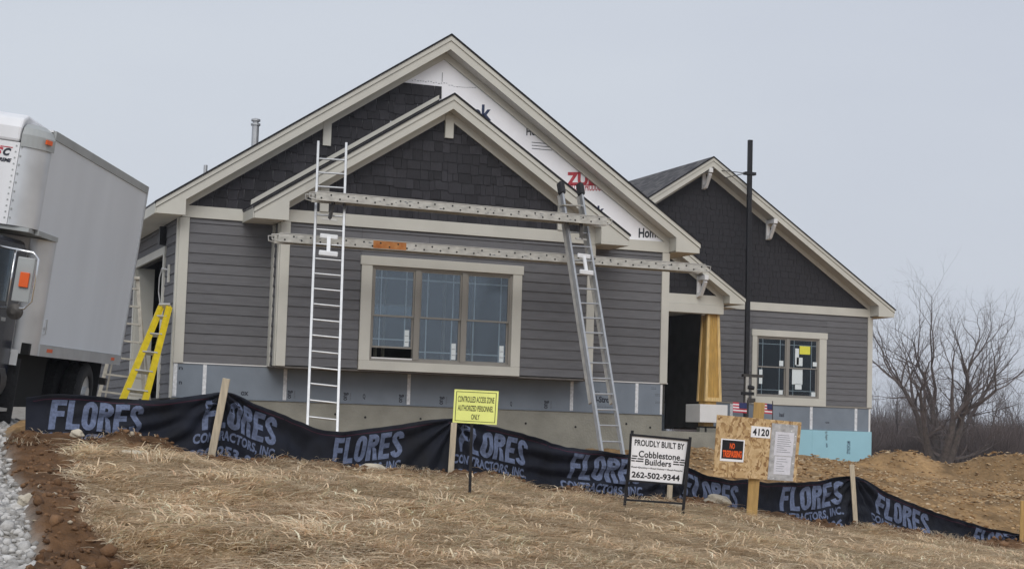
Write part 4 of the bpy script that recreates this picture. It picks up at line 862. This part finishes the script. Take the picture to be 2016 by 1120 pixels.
# two small flags on the board
for (x0, y0, x1, y1, lab, canton) in ((1443, 791, 1470, 811, 'small striped flag left of the permit board post', 1), (1502, 793, 1520, 813, 'small striped flag right of the permit board post', 1)):
    pf = Panel((x0, y0), (x1, y0+2), (x1, y1+2), (x0, y1), 20.62); bx = x1 if x0 > 1480 else x1; f = thing('small_flag', lab, 'flag', atD(bx, 826, 20.62), 'flags on the permit board')
    for i in range(7):
        for j in range(6): pf.slab('stripe', 'flag_red' if i % 2 == 0 else 'flag_white', f, j/6, i/7, (j+1)/6, (i+1)/7-.001, .006*math.sin(j*1.3), .006*math.sin(j*1.3)+.003)
    pf.slab('canton', 'flag_blue', f, .45, 0, 1, .55, .006, .0125); MB().tube([atD(bx+1, y0-4, 20.63), atD(bx+1, 834, 20.63)], .006, 6).build('stick', 'dark_steel', f)

# ------------------------------------------------------------------ box truck
truck = thing('box_truck', 'white box truck with dark cab parked on the gravel drive', 'truck', T(2.0, 1.2, -1.0))
def tb(b, name, mt, par=None, bevel=0, smooth=False): b.v = [tuple(T(*p)) for p in b.v]; return b.build(name, mt, par or truck, smooth, bevel)
def tbox(name, mt, u0, u1, w0, w1, h0, h1, par=None, bevel=0): return tb(MB().box(u0, u1, w0, w1, h0, h1), name, mt, par, bevel)
def uprism(poly, w0, w1): n = len(poly); return MB().add([(u, w0, h) for u, h in poly]+[(u, w1, h) for u, h in poly], [tuple(range(n)), tuple(range(2*n-1, n-1, -1))]+[(i, (i+1) % n, (i+1) % n+n, i+n) for i in range(n)])
BH, AT, BW = 2.42, 1.27, 2.40
def quarter(u, r, h0, h1, n=8, w=0.0, s=1):       # rounded vertical corner around (u, w+r)
    P = [(u+r*math.sin(t*math.pi/2/n), w+s*(r-r*math.cos(t*math.pi/2/n))) for t in range(n+1)]; b = MB()
    b.add([(p[0], p[1], h0) for p in P]+[(p[0], p[1], h1) for p in P], [(i, i+1, i+n+2, i+n+1) for i in range(n)]); return b
for w0, w1 in ((0.0, 0.03), (BW-.03, BW)):
    sp_ = tb(uprism([(0.02, 0), (3.62, 0), (3.62, AT), (4.42, AT), (4.42, BH-.10), (0.02, BH-.10)], w0, w1), 'side_panel', 'truck_side')
    a, b = (w0-.014, w1+.004) if w0 == 0 else (w0-.004, w1+.014)
    tbox('top_rail', 'truck_cap', 0.0, 4.40, a, b, BH-.098, BH); tbox('bottom_rail', 'truck_alu', 0.0, 3.62, a, b, -0.14, -0.002); tbox('rear_post', 'truck_alu', -0.035, 0.018, a, b, -0.14, BH)
    tbox('attic_rail', 'truck_cap', 3.63, 4.44, a, b, AT-.06, AT-.002)
tb(quarter(4.42, .28, AT, BH-.22), 'corner_post', 'truck_alu', smooth=True); tb(quarter(3.62, .24, -.14, AT-.06), 'corner_post', 'truck_alu', smooth=True)
tb(quarter(4.42, .28, AT, BH-.22, 8, BW, -1), 'corner_post', 'truck_alu', smooth=True); tb(quarter(3.62, .24, -.14, AT-.06, 8, BW, -1), 'corner_post', 'truck_alu', smooth=True)
# front roof cap: rounded moulding
cap = MB(); n = 8
prof = [(0, -.24), (.30, -.24), (.30, -.10), (.26, -.02), (.17, .035), (0, .05)]
def cap_pt(t, du, dh): r = .0+du; return (4.42+r*math.sin(t), .28-r*math.cos(t)-.005, BH+dh-.02)
for i in range(n):
    t0, t1 = i*math.pi/2/n, (i+1)*math.pi/2/n
    for (d0, h0), (d1, h1) in zip(prof[1:-1], prof[2:]): cap.add([cap_pt(t0, d0, h0), cap_pt(t1, d0, h0), cap_pt(t1, d1, h1), cap_pt(t0, d1, h1)], [(0, 1, 2, 3)])
tb(cap, 'corner_cap', 'truck_cap', smooth=True)
lm = MB(); t0 = .35; lm.obox(np.array(cap_pt(t0, .30, -.17)), np.array([.10, .035, 0])*1.0, np.array([.01, -.02, 0]), np.array([0, 0, .05])); tb(lm, 'marker_lamp', 'amber')
tbox('front_panel', 'truck_white', 4.68, 4.70, .285, BW-.285, AT, BH-.22); tbox('front_panel', 'truck_white', 3.83, 3.86, .245, BW-.245, -.14, AT-.06)
tbox('attic_floor', 'truck_cap', 3.64, 4.66, .04, BW-.04, AT-.05, AT-.005)
tb(uprism([(4.72, BH-.215), (4.72, BH-.05), (4.66, BH+.06), (4.50, BH+.12), (0.0, BH+.02), (0.0, BH-.05), (4.4, BH-.05), (4.4, BH-.215)], .29, BW-.05), 'roof', 'truck_white', bevel=.03)
tbox('roof_sheet', 'truck_white', 0.0, 4.42, .02, .29, BH-.02, BH+.005); tbox('floor_pan', 'under', 0.02, 3.84, .05, BW-.05, -0.14, -0.01); tbox('rear_door', 'truck_white', -.03, -.005, .06, BW-.06, -.1, BH-.12)
rv = MB()
for i in range(14): h = AT+.06+i*.068; rv.add([(4.701, .31, h), (4.701, .33, h), (4.701, .33, h+.02), (4.701, .31, h+.02)], [(0, 1, 2, 3)])
for i in range(9): h = AT+.08+i*.10; rv.tube([(4.69, .262, h), (4.71, .262, h)], .012, 6)
tag(tb(rv, 'rivets', 'truck_cap'), kind='stuff')
for u in (3.25, .45): tbox('reflector', 'amber', u-.09, u+.09, -.018, -.0145, -.085, -.045)
tbox('latch', 'truck_alu', 3.50, 3.56, -.02, .0, .12, .30); tbox('latch', 'truck_alu', 3.46, 3.60, -.015, .0, .19, .21)
# front panel emblem, facing the camera
for s, mt, w0, w1, h0, h1, bo in (('S', 'print_red', .56, .46, 2.03, 2.12, .06), ('C', 'print_dark', .46, .37, 2.03, 2.12, .06), ('SUPREME', 'print_dark', .58, .35, 1.96, 2.005, .05)):
    a = T(4.704, w0, h0); lettering('front_lettering', s, mt, truck, a, T(4.704, w1, h0)-a, T(4.704, w0, h1)-a, bold=bo, shear=.3)
tbox('emblem_bar', 'print_red', 4.7005, 4.704, .36, .50, 2.125, 2.135)
# chassis and wheels
tbox('frame_rail', 'under', -.1, 6.6, .75, .85, -.42, -.16); tbox('frame_rail', 'under', -.1, 6.6, 1.55, 1.65, -.42, -.16); tbox('mud_flap', 'rubber', .55, .57, .1, .62, -.9, -.15); tbox('rear_bumper', 'dark_steel', -.12, -.03, .15, BW-.15, -.45, -.35)
tbox('wheel_well', 'under', .5, 2.0, .66, .70, -.75, -.15)
def wheel(u, w0, w1, r=.42, s=1):
    h = -1.0+r; P = [(w0, r*.86), (w0+.03, r*.97), (w0+.06, r), (w1-.06, r), (w1-.03, r*.97), (w1, r*.86), (w1, r*.60), (w0, r*.60)]; n = 26; b = MB()
    b.add([(u+q*math.cos(2*math.pi*j/n), ww, h+q*math.sin(2*math.pi*j/n)) for j in range(n) for ww, q in P], [(j*8+k, ((j+1) % n)*8+k, ((j+1) % n)*8+(k+1) % 8, j*8+(k+1) % 8) for j in range(n) for k in range(8)])
    wh = tb(b, 'tyre', 'rubber', smooth=True)
    b = MB().tube([(u, w0+.03, h), (u, w0+.05, h), (u, w1-.02, h)], [r*.60, r*.61, r*.6], 22); b.tube([(u, w0-.02, h), (u, w0+.06, h)], r*.24, 14); tb(b, 'rim', 'truck_alu', wh)
    tr_ = MB()
    for j in range(26):
        t = 2*math.pi*j/26
        for a_, b_ in ((w0+.05, (w0+w1)/2-.02), ((w0+w1)/2+.02, w1-.05)):
            c, s_ = math.cos(t+(.06 if a_ > w0+.06 else 0)), math.sin(t+(.06 if a_ > w0+.06 else 0)); e1, e2 = np.array([c, 0, s_]), np.array([-s_, 0, c]); o = np.array([u, a_, h])+e1*(r-.004)-e2*.028; tr_.obox(o, e1*.012, e2*.056, np.array([0, b_-a_, 0]))
    tag(tb(tr_, 'tread', 'rubber', wh), kind='stuff')
wheel(1.25, .08, .34); wheel(1.25, .37, .63); wheel(1.25, BW-.34, BW-.08); wheel(6.35, .12, .38); wheel(6.35, BW-.38, BW-.12)
tb(MB().tube([(1.25, .3, -.58), (1.25, BW-.3, -.58)], .09, 10), 'axle', 'under')
tb(MB().tube([(4.15, .42, -.48), (5.35, .42, -.48)], .27, 18), 'fuel_tank', 'dark_steel', smooth=True)
for u in (4.4, 5.05): tb(MB().tube([(u, .42, -.48), (u+.06, .42, -.48)], .28, 18), 'tank_strap', 'under')
tbox('cab_step', 'dull_alu', 4.3, 5.5, .05, .36, -.80, -.765); tbox('marker_plate', 'white_plastic', 4.0, 4.02, .12, .20, -.28, -.10)
# cab
cabp = [(3.98, -.55), (6.95, -.55), (7.15, -.35), (7.18, .10), (7.05, .30), (6.0, .46), (5.62, 1.02), (5.45, 1.12), (4.15, 1.14), (4.0, 1.05)]
cab = tb(uprism(cabp, .20, BW-.20), 'cab', 'cab_paint', bevel=.05); tbox('cab_fairing', 'under', 3.87, 3.975, .3, BW-.3, -.3, 1.0)
tb(uprism([(4.55, .42), (5.75, .42), (5.5, .98), (4.55, 1.0)], .188, .199), 'side_window', 'glass_dark', cab); tb(uprism([(4.45, -.45), (5.85, -.45), (5.85, .36), (4.45, .36)], .182, .199), 'door', 'cab_paint', cab, bevel=.006)
tbox('door_handle', 'chrome', 4.55, 4.72, .16, .18, .20, .24, cab); tb(uprism([(6.04, .47), (6.06, .49), (5.70, 1.0), (5.68, .98)], .3, BW-.3), 'windscreen', 'glass_dark', cab); tb(uprism([(5.75, -.5), (5.85, .05), (6.1, .25), (6.6, .25), (6.85, .05), (6.95, -.5), (6.8, -.5), (6.6, -.1), (6.1, -.1), (5.9, -.5)], .10, .199), 'wheel_arch', 'cab_paint', cab)
tbox('headlamp', 'chrome', 7.15, 7.20, .35, .62, -.15, .05, cab); tbox('front_bumper', 'chrome', 7.15, 7.3, .15, BW-.15, -.72, -.48, cab)
mf = MB(); fr_ = [(5.45, .19, .98), (5.48, -.30, .96), (5.48, -.36, .90), (5.48, -.36, .44), (5.48, -.30, .36), (5.45, .19, .30)]; mf.tube(fr_, .016, 8); mf.tube([(5.46, -.10, .965), (5.46, -.10, .33)], .012, 6); tb(mf, 'mirror_bracket', 'chrome', cab, smooth=True)
tbox('mirror_head', 'truck_cap', 5.44, 5.47, -.33, -.14, .42, .90, cab, .01); tbox('mirror_lamp', 'amber', 5.47, 5.50, -.30, -.20, .58, .74, cab, .006)  # grey of the mirror head stands in for the truck reflected in it
tb(MB().tube([(5.44, -.2, .31), (5.48, -.2, .31), (5.51, -.2, .31)], [.085, .085, .03], 16), 'spot_mirror', 'dark_steel', cab)
tbox('gap_filler_rear', 'under', 2.15, 3.8, .4, .8, -.8, -.15); tbox('gap_filler', 'under', 3.95, 5.9, .62, 1.1, -.85, -.2); tbox('gap_filler', 'under', 2.3, 5.9, BW-.6, BW-.12, -.88, -.2); tbox('splash_guard', 'rubber', 3.9, 3.93, .1, .7, -.95, -.2)  # dark filler boxes added to block the bright gap under the truck

# ------------------------------------------------------------------ loose ground cover
def in_view(P, m=220):
    d = P-CAM; z = d@_f; x = 1008+FPX*(d@_r)/z; y = 560-FPX*(d@_u)/z
    return (z > 3) & (x > -m) & (x < 2016+m) & (y > -m) & (y < 1120+m)
ICO = None
def ico():
    bm = bmesh.new(); bmesh.ops.create_icosphere(bm, subdivisions=1, radius=1); v = np.array([q.co[:] for q in bm.verts]); f = np.array([[l.index for l in p.verts] for p in bm.faces]); bm.free(); return v, f
IV, IF = ico()
def scatter_stones(name, P, size, col, mt, flat=(.5, .9), sink=.3):
    n = len(P); r = RNG; a = r.random(n)*6.283; sx = size*r.uniform(.75, 1.35, n); sy = size*r.uniform(.7, 1.1, n); sz = size*r.uniform(*flat, n)
    J = 1+r.uniform(-.38, .38, (n, len(IV), 1)); L = IV[None]*J*np.stack([sx, sy, sz], -1)[:, None, :]
    ca, sa = np.cos(a)[:, None], np.sin(a)[:, None]; tilt = r.uniform(-.5, .5, n)[:, None]
    x, y, z = L[..., 0], L[..., 1], L[..., 2]; y, z = y*np.cos(tilt)-z*np.sin(tilt), y*np.sin(tilt)+z*np.cos(tilt)
    W = np.stack([x*ca-y*sa, x*sa+y*ca, z], -1)+P[:, None, :]; W[..., 2] += (sz*(1-sink))[:, None]*.5
    F = (IF[None]+(np.arange(n)*len(IV))[:, None, None]).reshape(-1, 3)
    return tag(link(bpy.data.objects.new(name, np_mesh(name, W.reshape(-1, 3), F, mt, np.repeat(col, len(IV), 0)))), kind='stuff')
def sample(n, x0, x1, y0, y1, keep):
    x = RNG.uniform(x0, x1, n); y = RNG.uniform(y0, y1, n); k = keep(x, y); x, y = x[k], y[k]; P = np.stack([x, y, ground_z(x, y)], -1); return P[in_view(P)]
attr_mat('stone', var=.2, scale=30, bump=.3, bscale=60, rough=.85)
tone = lambda n, c0, c1: np.array(c0)+(np.array(c1)-np.array(c0))*RNG.random((n, 1))*1.0
P = sample(60000, -9, -1.5, -24, -6, lambda x, y: (masks(x, y)[0] > .5) & (RNG.random(len(x)) < np.clip(1.5-(y+22)/30, .4, 1)))
tag(scatter_stones('gravel', P, RNG.uniform(.016, .042, len(P))*np.where(RNG.random(len(P)) < .12, 1.6, 1), tone(len(P), (.26, .25, .235), (.60, .585, .56)), 'stone'), 'pale crushed gravel of the drive beside the dirt bank', 'gravel')
P = sample(30000, -5.5, 13, -24, -8, lambda x, y: (masks(x, y)[0] < .3) & (masks(x, y)[1] < .35) & (y < fence_y(x)+.05))
c = tone(len(P), (.09, .046, .022), (.22, .125, .066))
scatter_stones('soil_clods', P, RNG.uniform(.010, .030, len(P))*np.where(RNG.random(len(P)) < .05, 2.2, 1), c, 'stone', (.5, .9), .5)
P = sample(1400, -5.5, 13, -24, -8, lambda x, y: (masks(x, y)[0] < .3) & (masks(x, y)[1] < .5) & (y < fence_y(x)-.05))
scatter_stones('pebbles', P, RNG.uniform(.010, .032, len(P)), tone(len(P), (.34, .28, .20), (.58, .52, .42)), 'stone', (.4, .8), .5)
P = sample(52000, 4, 34, -10, 24, lambda x, y: (y > fence_y(x)+.15) & ((x > 9.8) | (y < -1)) & ~((x > 9.6) & (x < 23) & (y > 12.9)) & ~((x > 9.6) & (x < 17.2) & (y > 10.2)))
sel = RNG.random(len(P)) < .42
scatter_stones('fill_clods', P[~sel], RNG.uniform(.015, .06, (~sel).sum()), tone((~sel).sum(), (.25, .15, .070), (.45, .295, .15)), 'stone', (.25, .5), .7)
scatter_stones('fill_stones', P[sel], RNG.uniform(.012, .045, sel.sum())*np.where(RNG.random(sel.sum()) < .06, 1.8, 1), tone(sel.sum(), (.36, .26, .155), (.62, .50, .34)), 'stone', (.25, .5), .65)

# dry grass: long bleached blades, mostly lying, in swirls
def grass(n, name, label, keep, L=(.06, .20), lean=(.0, .24), wid=(.0032, .0066), bright=1.0, curl=.5):
    P = sample(n, -5.2, 16, -24.5, -8.6, keep); n = len(P); x, y = P[:, 0], P[:, 1]
    th = 1.2*fbm(x*.55, y*.55, 2, 71)+2.2*vnoise(x*2.6, y*2.6, 72)+RNG.normal(0, 1.25, n)+.1
    ln = RNG.uniform(*L, n)*(1+.35*vnoise(x*.9, y*.9, 73)); el = RNG.uniform(*lean, n)+.10*np.clip(vnoise(x*1.4+5, y*1.4, 74), 0, 1)
    dx, dy = np.cos(th), np.sin(th); wd = RNG.uniform(*wid, n); cur = RNG.uniform(-curl, curl, n); rows = []
    for i, t in enumerate((0, .38, .72, 1.0)):
        hx = ln*t*np.cos(el); hz = ln*np.sin(el)*(t*1.7-t*t*1.15)+.006
        px_ = x+dx*hx-dy*cur*ln*t*t*.6; py_ = y+dy*hx+dx*cur*ln*t*t*.6; pz = P[:, 2]+np.maximum(hz, .003)+.012*RNG.random(n)*(1 if i else 0); w = wd*(1-.75*t*t)
        rows += [np.stack([px_-dy*w, py_+dx*w, pz-w*.25], -1), np.stack([px_+dy*w, py_-dx*w, pz+w*.25], -1)]
    V = np.stack(rows, 1); b = (np.arange(n)*8)[:, None]; F = np.concatenate([b+np.array([[0, 1, 3, 2]]), b+np.array([[2, 3, 5, 4]]), b+np.array([[4, 5, 7, 6]])], 0)
    pal = np.array([(.84, .69, .49), (.78, .62, .43), (.66, .51, .34), (.90, .79, .60), (.42, .31, .19), (.58, .52, .34), (.70, .50, .34)])
    pr_ = np.stack([.24+0*x, .24+0*x, .18+0*x, .14+0*x, .10+0*x, .04+.16*np.clip(vnoise(x*.7, y*.7, 75), 0, 1), .03+.10*np.clip(vnoise(x*.6+9, y*.6, 76), 0, 1)], -1); pr_ /= pr_.sum(1, keepdims=True)
    k = (RNG.random((n, 1)) > np.cumsum(pr_, 1)).sum(1).clip(0, 6); c = pal[k]*RNG.uniform(.8, 1.15, (n, 1))*bright*(1+.10*vnoise(x*.9+2, y*.9, 77))[:, None]
    o = link(bpy.data.objects.new(name, np_mesh(name, V.reshape(-1, 3), F, 'straw', np.clip(np.repeat(c, 8, 0), 0, 1)))); return tag(o, label, 'grass', kind='stuff')
sm_ = attr_mat('straw', var=.08, scale=5, rough=.75, spec=.25); n_ = sm_.node_tree.nodes; l_ = sm_.node_tree.links      # thin dry blades let light through
tl_ = n_.new('ShaderNodeBsdfTranslucent'); mx_ = n_.new('ShaderNodeMixShader'); mx_.inputs[0].default_value = .38; l_.new(n_['Principled BSDF'].inputs['Base Color'].links[0].from_socket, tl_.inputs[0])
l_.new(n_['Principled BSDF'].outputs[0], mx_.inputs[1]); l_.new(tl_.outputs[0], mx_.inputs[2]); l_.new(mx_.outputs[0], n_['Material Output'].inputs[0])
grass(900000, 'dry_grass', 'matted bleached dry grass covering the slope below the fence', lambda x, y: RNG.random(len(x)) < masks(x, y)[1]*np.clip(1.0+.6*fbm(x*.8, y*.8, 3, 78), .15, 1), bright=.86)
grass(330000, 'loose_straw', 'long loose curled straw strands strewn over the dry grass', lambda x, y: RNG.random(len(x)) < masks(x, y)[1]*np.clip(.22+.75*fbm(x*2.2+4, y*2.2, 3, 91), 0, .8), (.12, .30), (.05, .50), (.0042, .0085), 1.12, 1.5)
spots = [(610, 1050, 13.5), (1150, 1080, 13.5), (1140, 1070, 13.7), (235, 1070, 12.3), (490, 1085, 12.8), (1900, 1085, 22.5), (1440, 1075, 17), (860, 1000, 16.5), (1030, 1080, 13.5), (350, 1000, 14.5), (760, 1090, 12.9), (1620, 1100, 17), (300, 930, 16.6), (560, 965, 16.6)]
SP = np.array([atD(*q)[:2] for q in spots])
grass(420000, 'grass_tufts', 'taller pale tufts of dry grass standing out of the matted slope', lambda x, y: (RNG.random(len(x)) < .02*masks(x, y)[1]*(vnoise(x*1.6, y*1.6, 81) > .35)) | ((np.min((x[:, None]-SP[None, :, 0])**2+(y[:, None]-SP[None, :, 1])**2, 1) < .045) & (RNG.random(len(x)) < .45)), (.09, .22), (.25, .9), (.003, .0055), 1.05)
grass(260000, 'fence_tussocks', 'brown and olive grass tussocks along the foot of the silt fence', lambda x, y: (np.abs(y-(fence_y(x)-.42)) < .30) & (masks(x, y)[0] < .2) & (x < 12) & (RNG.random(len(x)) < np.clip(.05+1.1*fbm(x*1.9, y*1.9, 3, 97), 0, .9)), (.04, .13), (.15, .9), (.0028, .0055), .62, .8)
# a few single rocks
for x, y, d, s, lab in ((733, 932, 18.7, (.17, .10, .06), 'flat white rock at the foot of the fence left of the yellow sign'), (151, 868, 17.2, (.075, .06, .05), 'rounded cream rock on the dirt in front of the leftmost fence print'), (258, 893, 16.9, (.11, .07, .04), 'tan flat rock on the soil below the leftmost fence print'),
                        (1413, 1000, 20.9, (.17, .10, .085), 'large buff rock at the fence foot between the two big signs'), (55, 968, 13.0, (.075, .06, .05), 'pale boulder on the dirt bank beside the gravel'), (1330, 1000, 20.2, (.10, .07, .05), 'small buff rock under the crossbar of the white sign')):
    p = atD(x, y, d); p[2] = float(ground_z(p[0], p[1])); bm = bmesh.new(); bmesh.ops.create_icosphere(bm, subdivisions=3, radius=1); r = np.random.default_rng(int(x))
    ph = r.uniform(0, 9, 6)
    for v in bm.verts:
        c = v.co; k = 1+.16*math.sin(c.x*3+ph[0])*math.cos(c.y*3.4+ph[1])+.10*math.sin(c.z*5+ph[2]+c.x*4); k = round(k*9)/9*.5+k*.5; v.co = Vector((c.x*s[0]*k, c.y*s[1]*k, c.z*s[2]*k+s[2]*.35))
    me = bpy.data.meshes.new('rock'); bm.to_mesh(me); bm.free(); me.materials.append(MATS['rock']); o = link(bpy.data.objects.new('rock', me), None, p); o.rotation_euler[2] = r.uniform(-.4, .4)-YAW; tag(o, lab, 'rock', 'loose rocks by the fence')

# ------------------------------------------------------------------ bare trees and the far thicket
def bare_tree(name, label, base, height, stems, seed, spread=.5, depth=6, group=None, trunk_r=.22, thin=1.0):
    r = np.random.default_rng(seed); trunk, crown = MB(), MB(); th = thing(name, label, 'tree', base, group)
    def branch(p, d, L, rad, lev):
        k = 4 if lev < 2 else 3; pts = [p]; q = p.copy(); dd = d.copy()
        for i in range(k):
            dd = n3(dd+r.normal(0, .10+.03*lev, 3)+np.array([0, 0, .045*(1 if lev < 3 else .4)])); q = q+dd*L/k; pts.append(q.copy())
        rads = np.linspace(rad, rad*.58, k+1); (trunk if lev == 0 else crown).tube(pts, list(rads), 7 if lev < 2 else 4 if lev < 4 else 3, caps=False)
        if lev >= depth: return
        nb = int(r.integers(2, 4)) if lev > 0 else 3
        for j in range(nb):     # continuing forks
            ax = n3(r.normal(0, 1, 3)); a = r.uniform(.25, .62); nd = n3(dd*math.cos(a)+np.cross(ax, dd)*math.sin(a)+np.array([0, 0, .10])); branch(pts[-1], nd, L*r.uniform(.62, .84), rads[-1]*r.uniform(.62, .85), lev+1)
        if lev < depth-1:
            for j in range(2 if lev < 3 else 1):   # side shoots
                i = int(r.integers(1, k)); ax = n3(r.normal(0, 1, 3)); a = r.uniform(.6, 1.1); nd = n3(dd*math.cos(a)+np.cross(ax, dd)*math.sin(a)); branch(pts[i], nd, L*r.uniform(.4, .65), rads[i]*.45, lev+2)
    for i in range(stems):
        a = 2*math.pi*(i+.3*r.random())/stems; s = spread*r.uniform(.55, 1.25); d = n3([math.cos(a)*s, math.sin(a)*s, 1]); branch(np.array(base)+np.array([math.cos(a), math.sin(a), 0])*trunk_r*.9-np.array([0, 0, .3]), d, height*r.uniform(.26, .34), trunk_r*r.uniform(.7, 1.0), 0)
    trunk.build('trunk', 'bark', th); crown.build('crown', 'twig', th); return th
def gp(x, d): q = atD(x, 900, d); q[2] = float(ground_z(q[0], q[1], False)); return q
bare_tree('bare_tree', 'large bare tree with many spreading stems right of the house', gp(1850, 92), 9.9, 6, 5, .60, 6, None, .33)
bare_tree('bare_tree', 'slender bare tree behind and right of the large bare tree', gp(1935, 118), 8.2, 4, 9, .5, 6, None, .16)
bare_tree('bare_tree', 'low bare tree at the right edge of the thicket', gp(2030, 112), 7.0, 4, 14, .6, 6, None, .14)
bare_tree('bare_tree', 'small bare tree close beside the right corner of the house', gp(1755, 112), 6.5, 3, 21, .5, 6, None, .12)
def thicket(n, name, label, d0, d1, x0, x1, h, seed):
    r = np.random.default_rng(seed); d = r.uniform(d0, d1, n); x = r.uniform(x0, x1, n); B = CAM+(_f[None]+_r[None]*((x-1008)/FPX)[:, None])*d[:, None]; B[:, 2] = ground_z(B[:, 0], B[:, 1], False)
    H = h*(.55+.45*r.random(n))*(1+.38*fbm(x/70, d/25, 3, seed)); m = 5; per = 26; V = []; F = []; V = np.zeros((n*per, 6, 3)); 
    a = r.random((n, per))*6.283; t = np.abs(r.normal(0, .62, (n, per))); L = H[:, None]*r.uniform(.35, 1.0, (n, per)); off = r.normal(0, .5, (n, per, 2))
    dx, dy, dz = np.cos(a)*np.sin(t), np.sin(a)*np.sin(t), np.cos(t); w = r.uniform(.006, .020, (n, per)); s = np.array([math.cos(YAW), -math.sin(YAW)])
    for i, k in enumerate((0, .5, 1.0)):
        bend = r.normal(0, .14, (n, per))*L*(i > 0); px_ = B[:, None, 0]+off[..., 0]+dx*L*k+bend; py_ = B[:, None, 1]+off[..., 1]+dy*L*k+bend*.5; pz = B[:, None, 2]+dz*L*k-.1; ww = w*(1-.7*k)
        V[:, 2*i] = np.stack([px_-s[0]*ww, py_-s[1]*ww, pz], -1).reshape(-1, 3); V[:, 2*i+1] = np.stack([px_+s[0]*ww, py_+s[1]*ww, pz], -1).reshape(-1, 3)
    b = (np.arange(n*per)*6)[:, None]; F = np.concatenate([b+np.array([[0, 1, 3, 2]]), b+np.array([[2, 3, 5, 4]])], 0)
    return tag(link(bpy.data.objects.new(name, np_mesh(name, V.reshape(-1, 3), F, 'thicket'))), label, 'thicket', kind='stuff')
thicket(5200, 'brush_thicket', 'dense dark bare brush beyond the dirt mounds', 98, 135, 1450, 2450, 2.7, 3)
thicket(6500, 'far_woodland', 'far leafless woodland fading behind the brush', 170, 260, 1350, 2600, 6.2, 4)

# ------------------------------------------------------------------ damp winter air
hz = bpy.data.materials.new('haze'); hz.use_nodes = True; n = hz.node_tree.nodes; n.remove(n['Principled BSDF'])
pv = n.new('ShaderNodeVolumePrincipled'); pv.inputs['Color'].default_value = (.86, .90, .97, 1); pv.inputs['Density'].default_value = .00055; pv.inputs['Anisotropy'].default_value = .2
hz.node_tree.links.new(pv.outputs[0], n['Material Output'].inputs['Volume']); MATS['haze'] = hz
b = MB().box(-2300, 2300, -2300, 2300, -6.5, 11.5).build('haze', 'haze'); tag(b, kind='stuff')
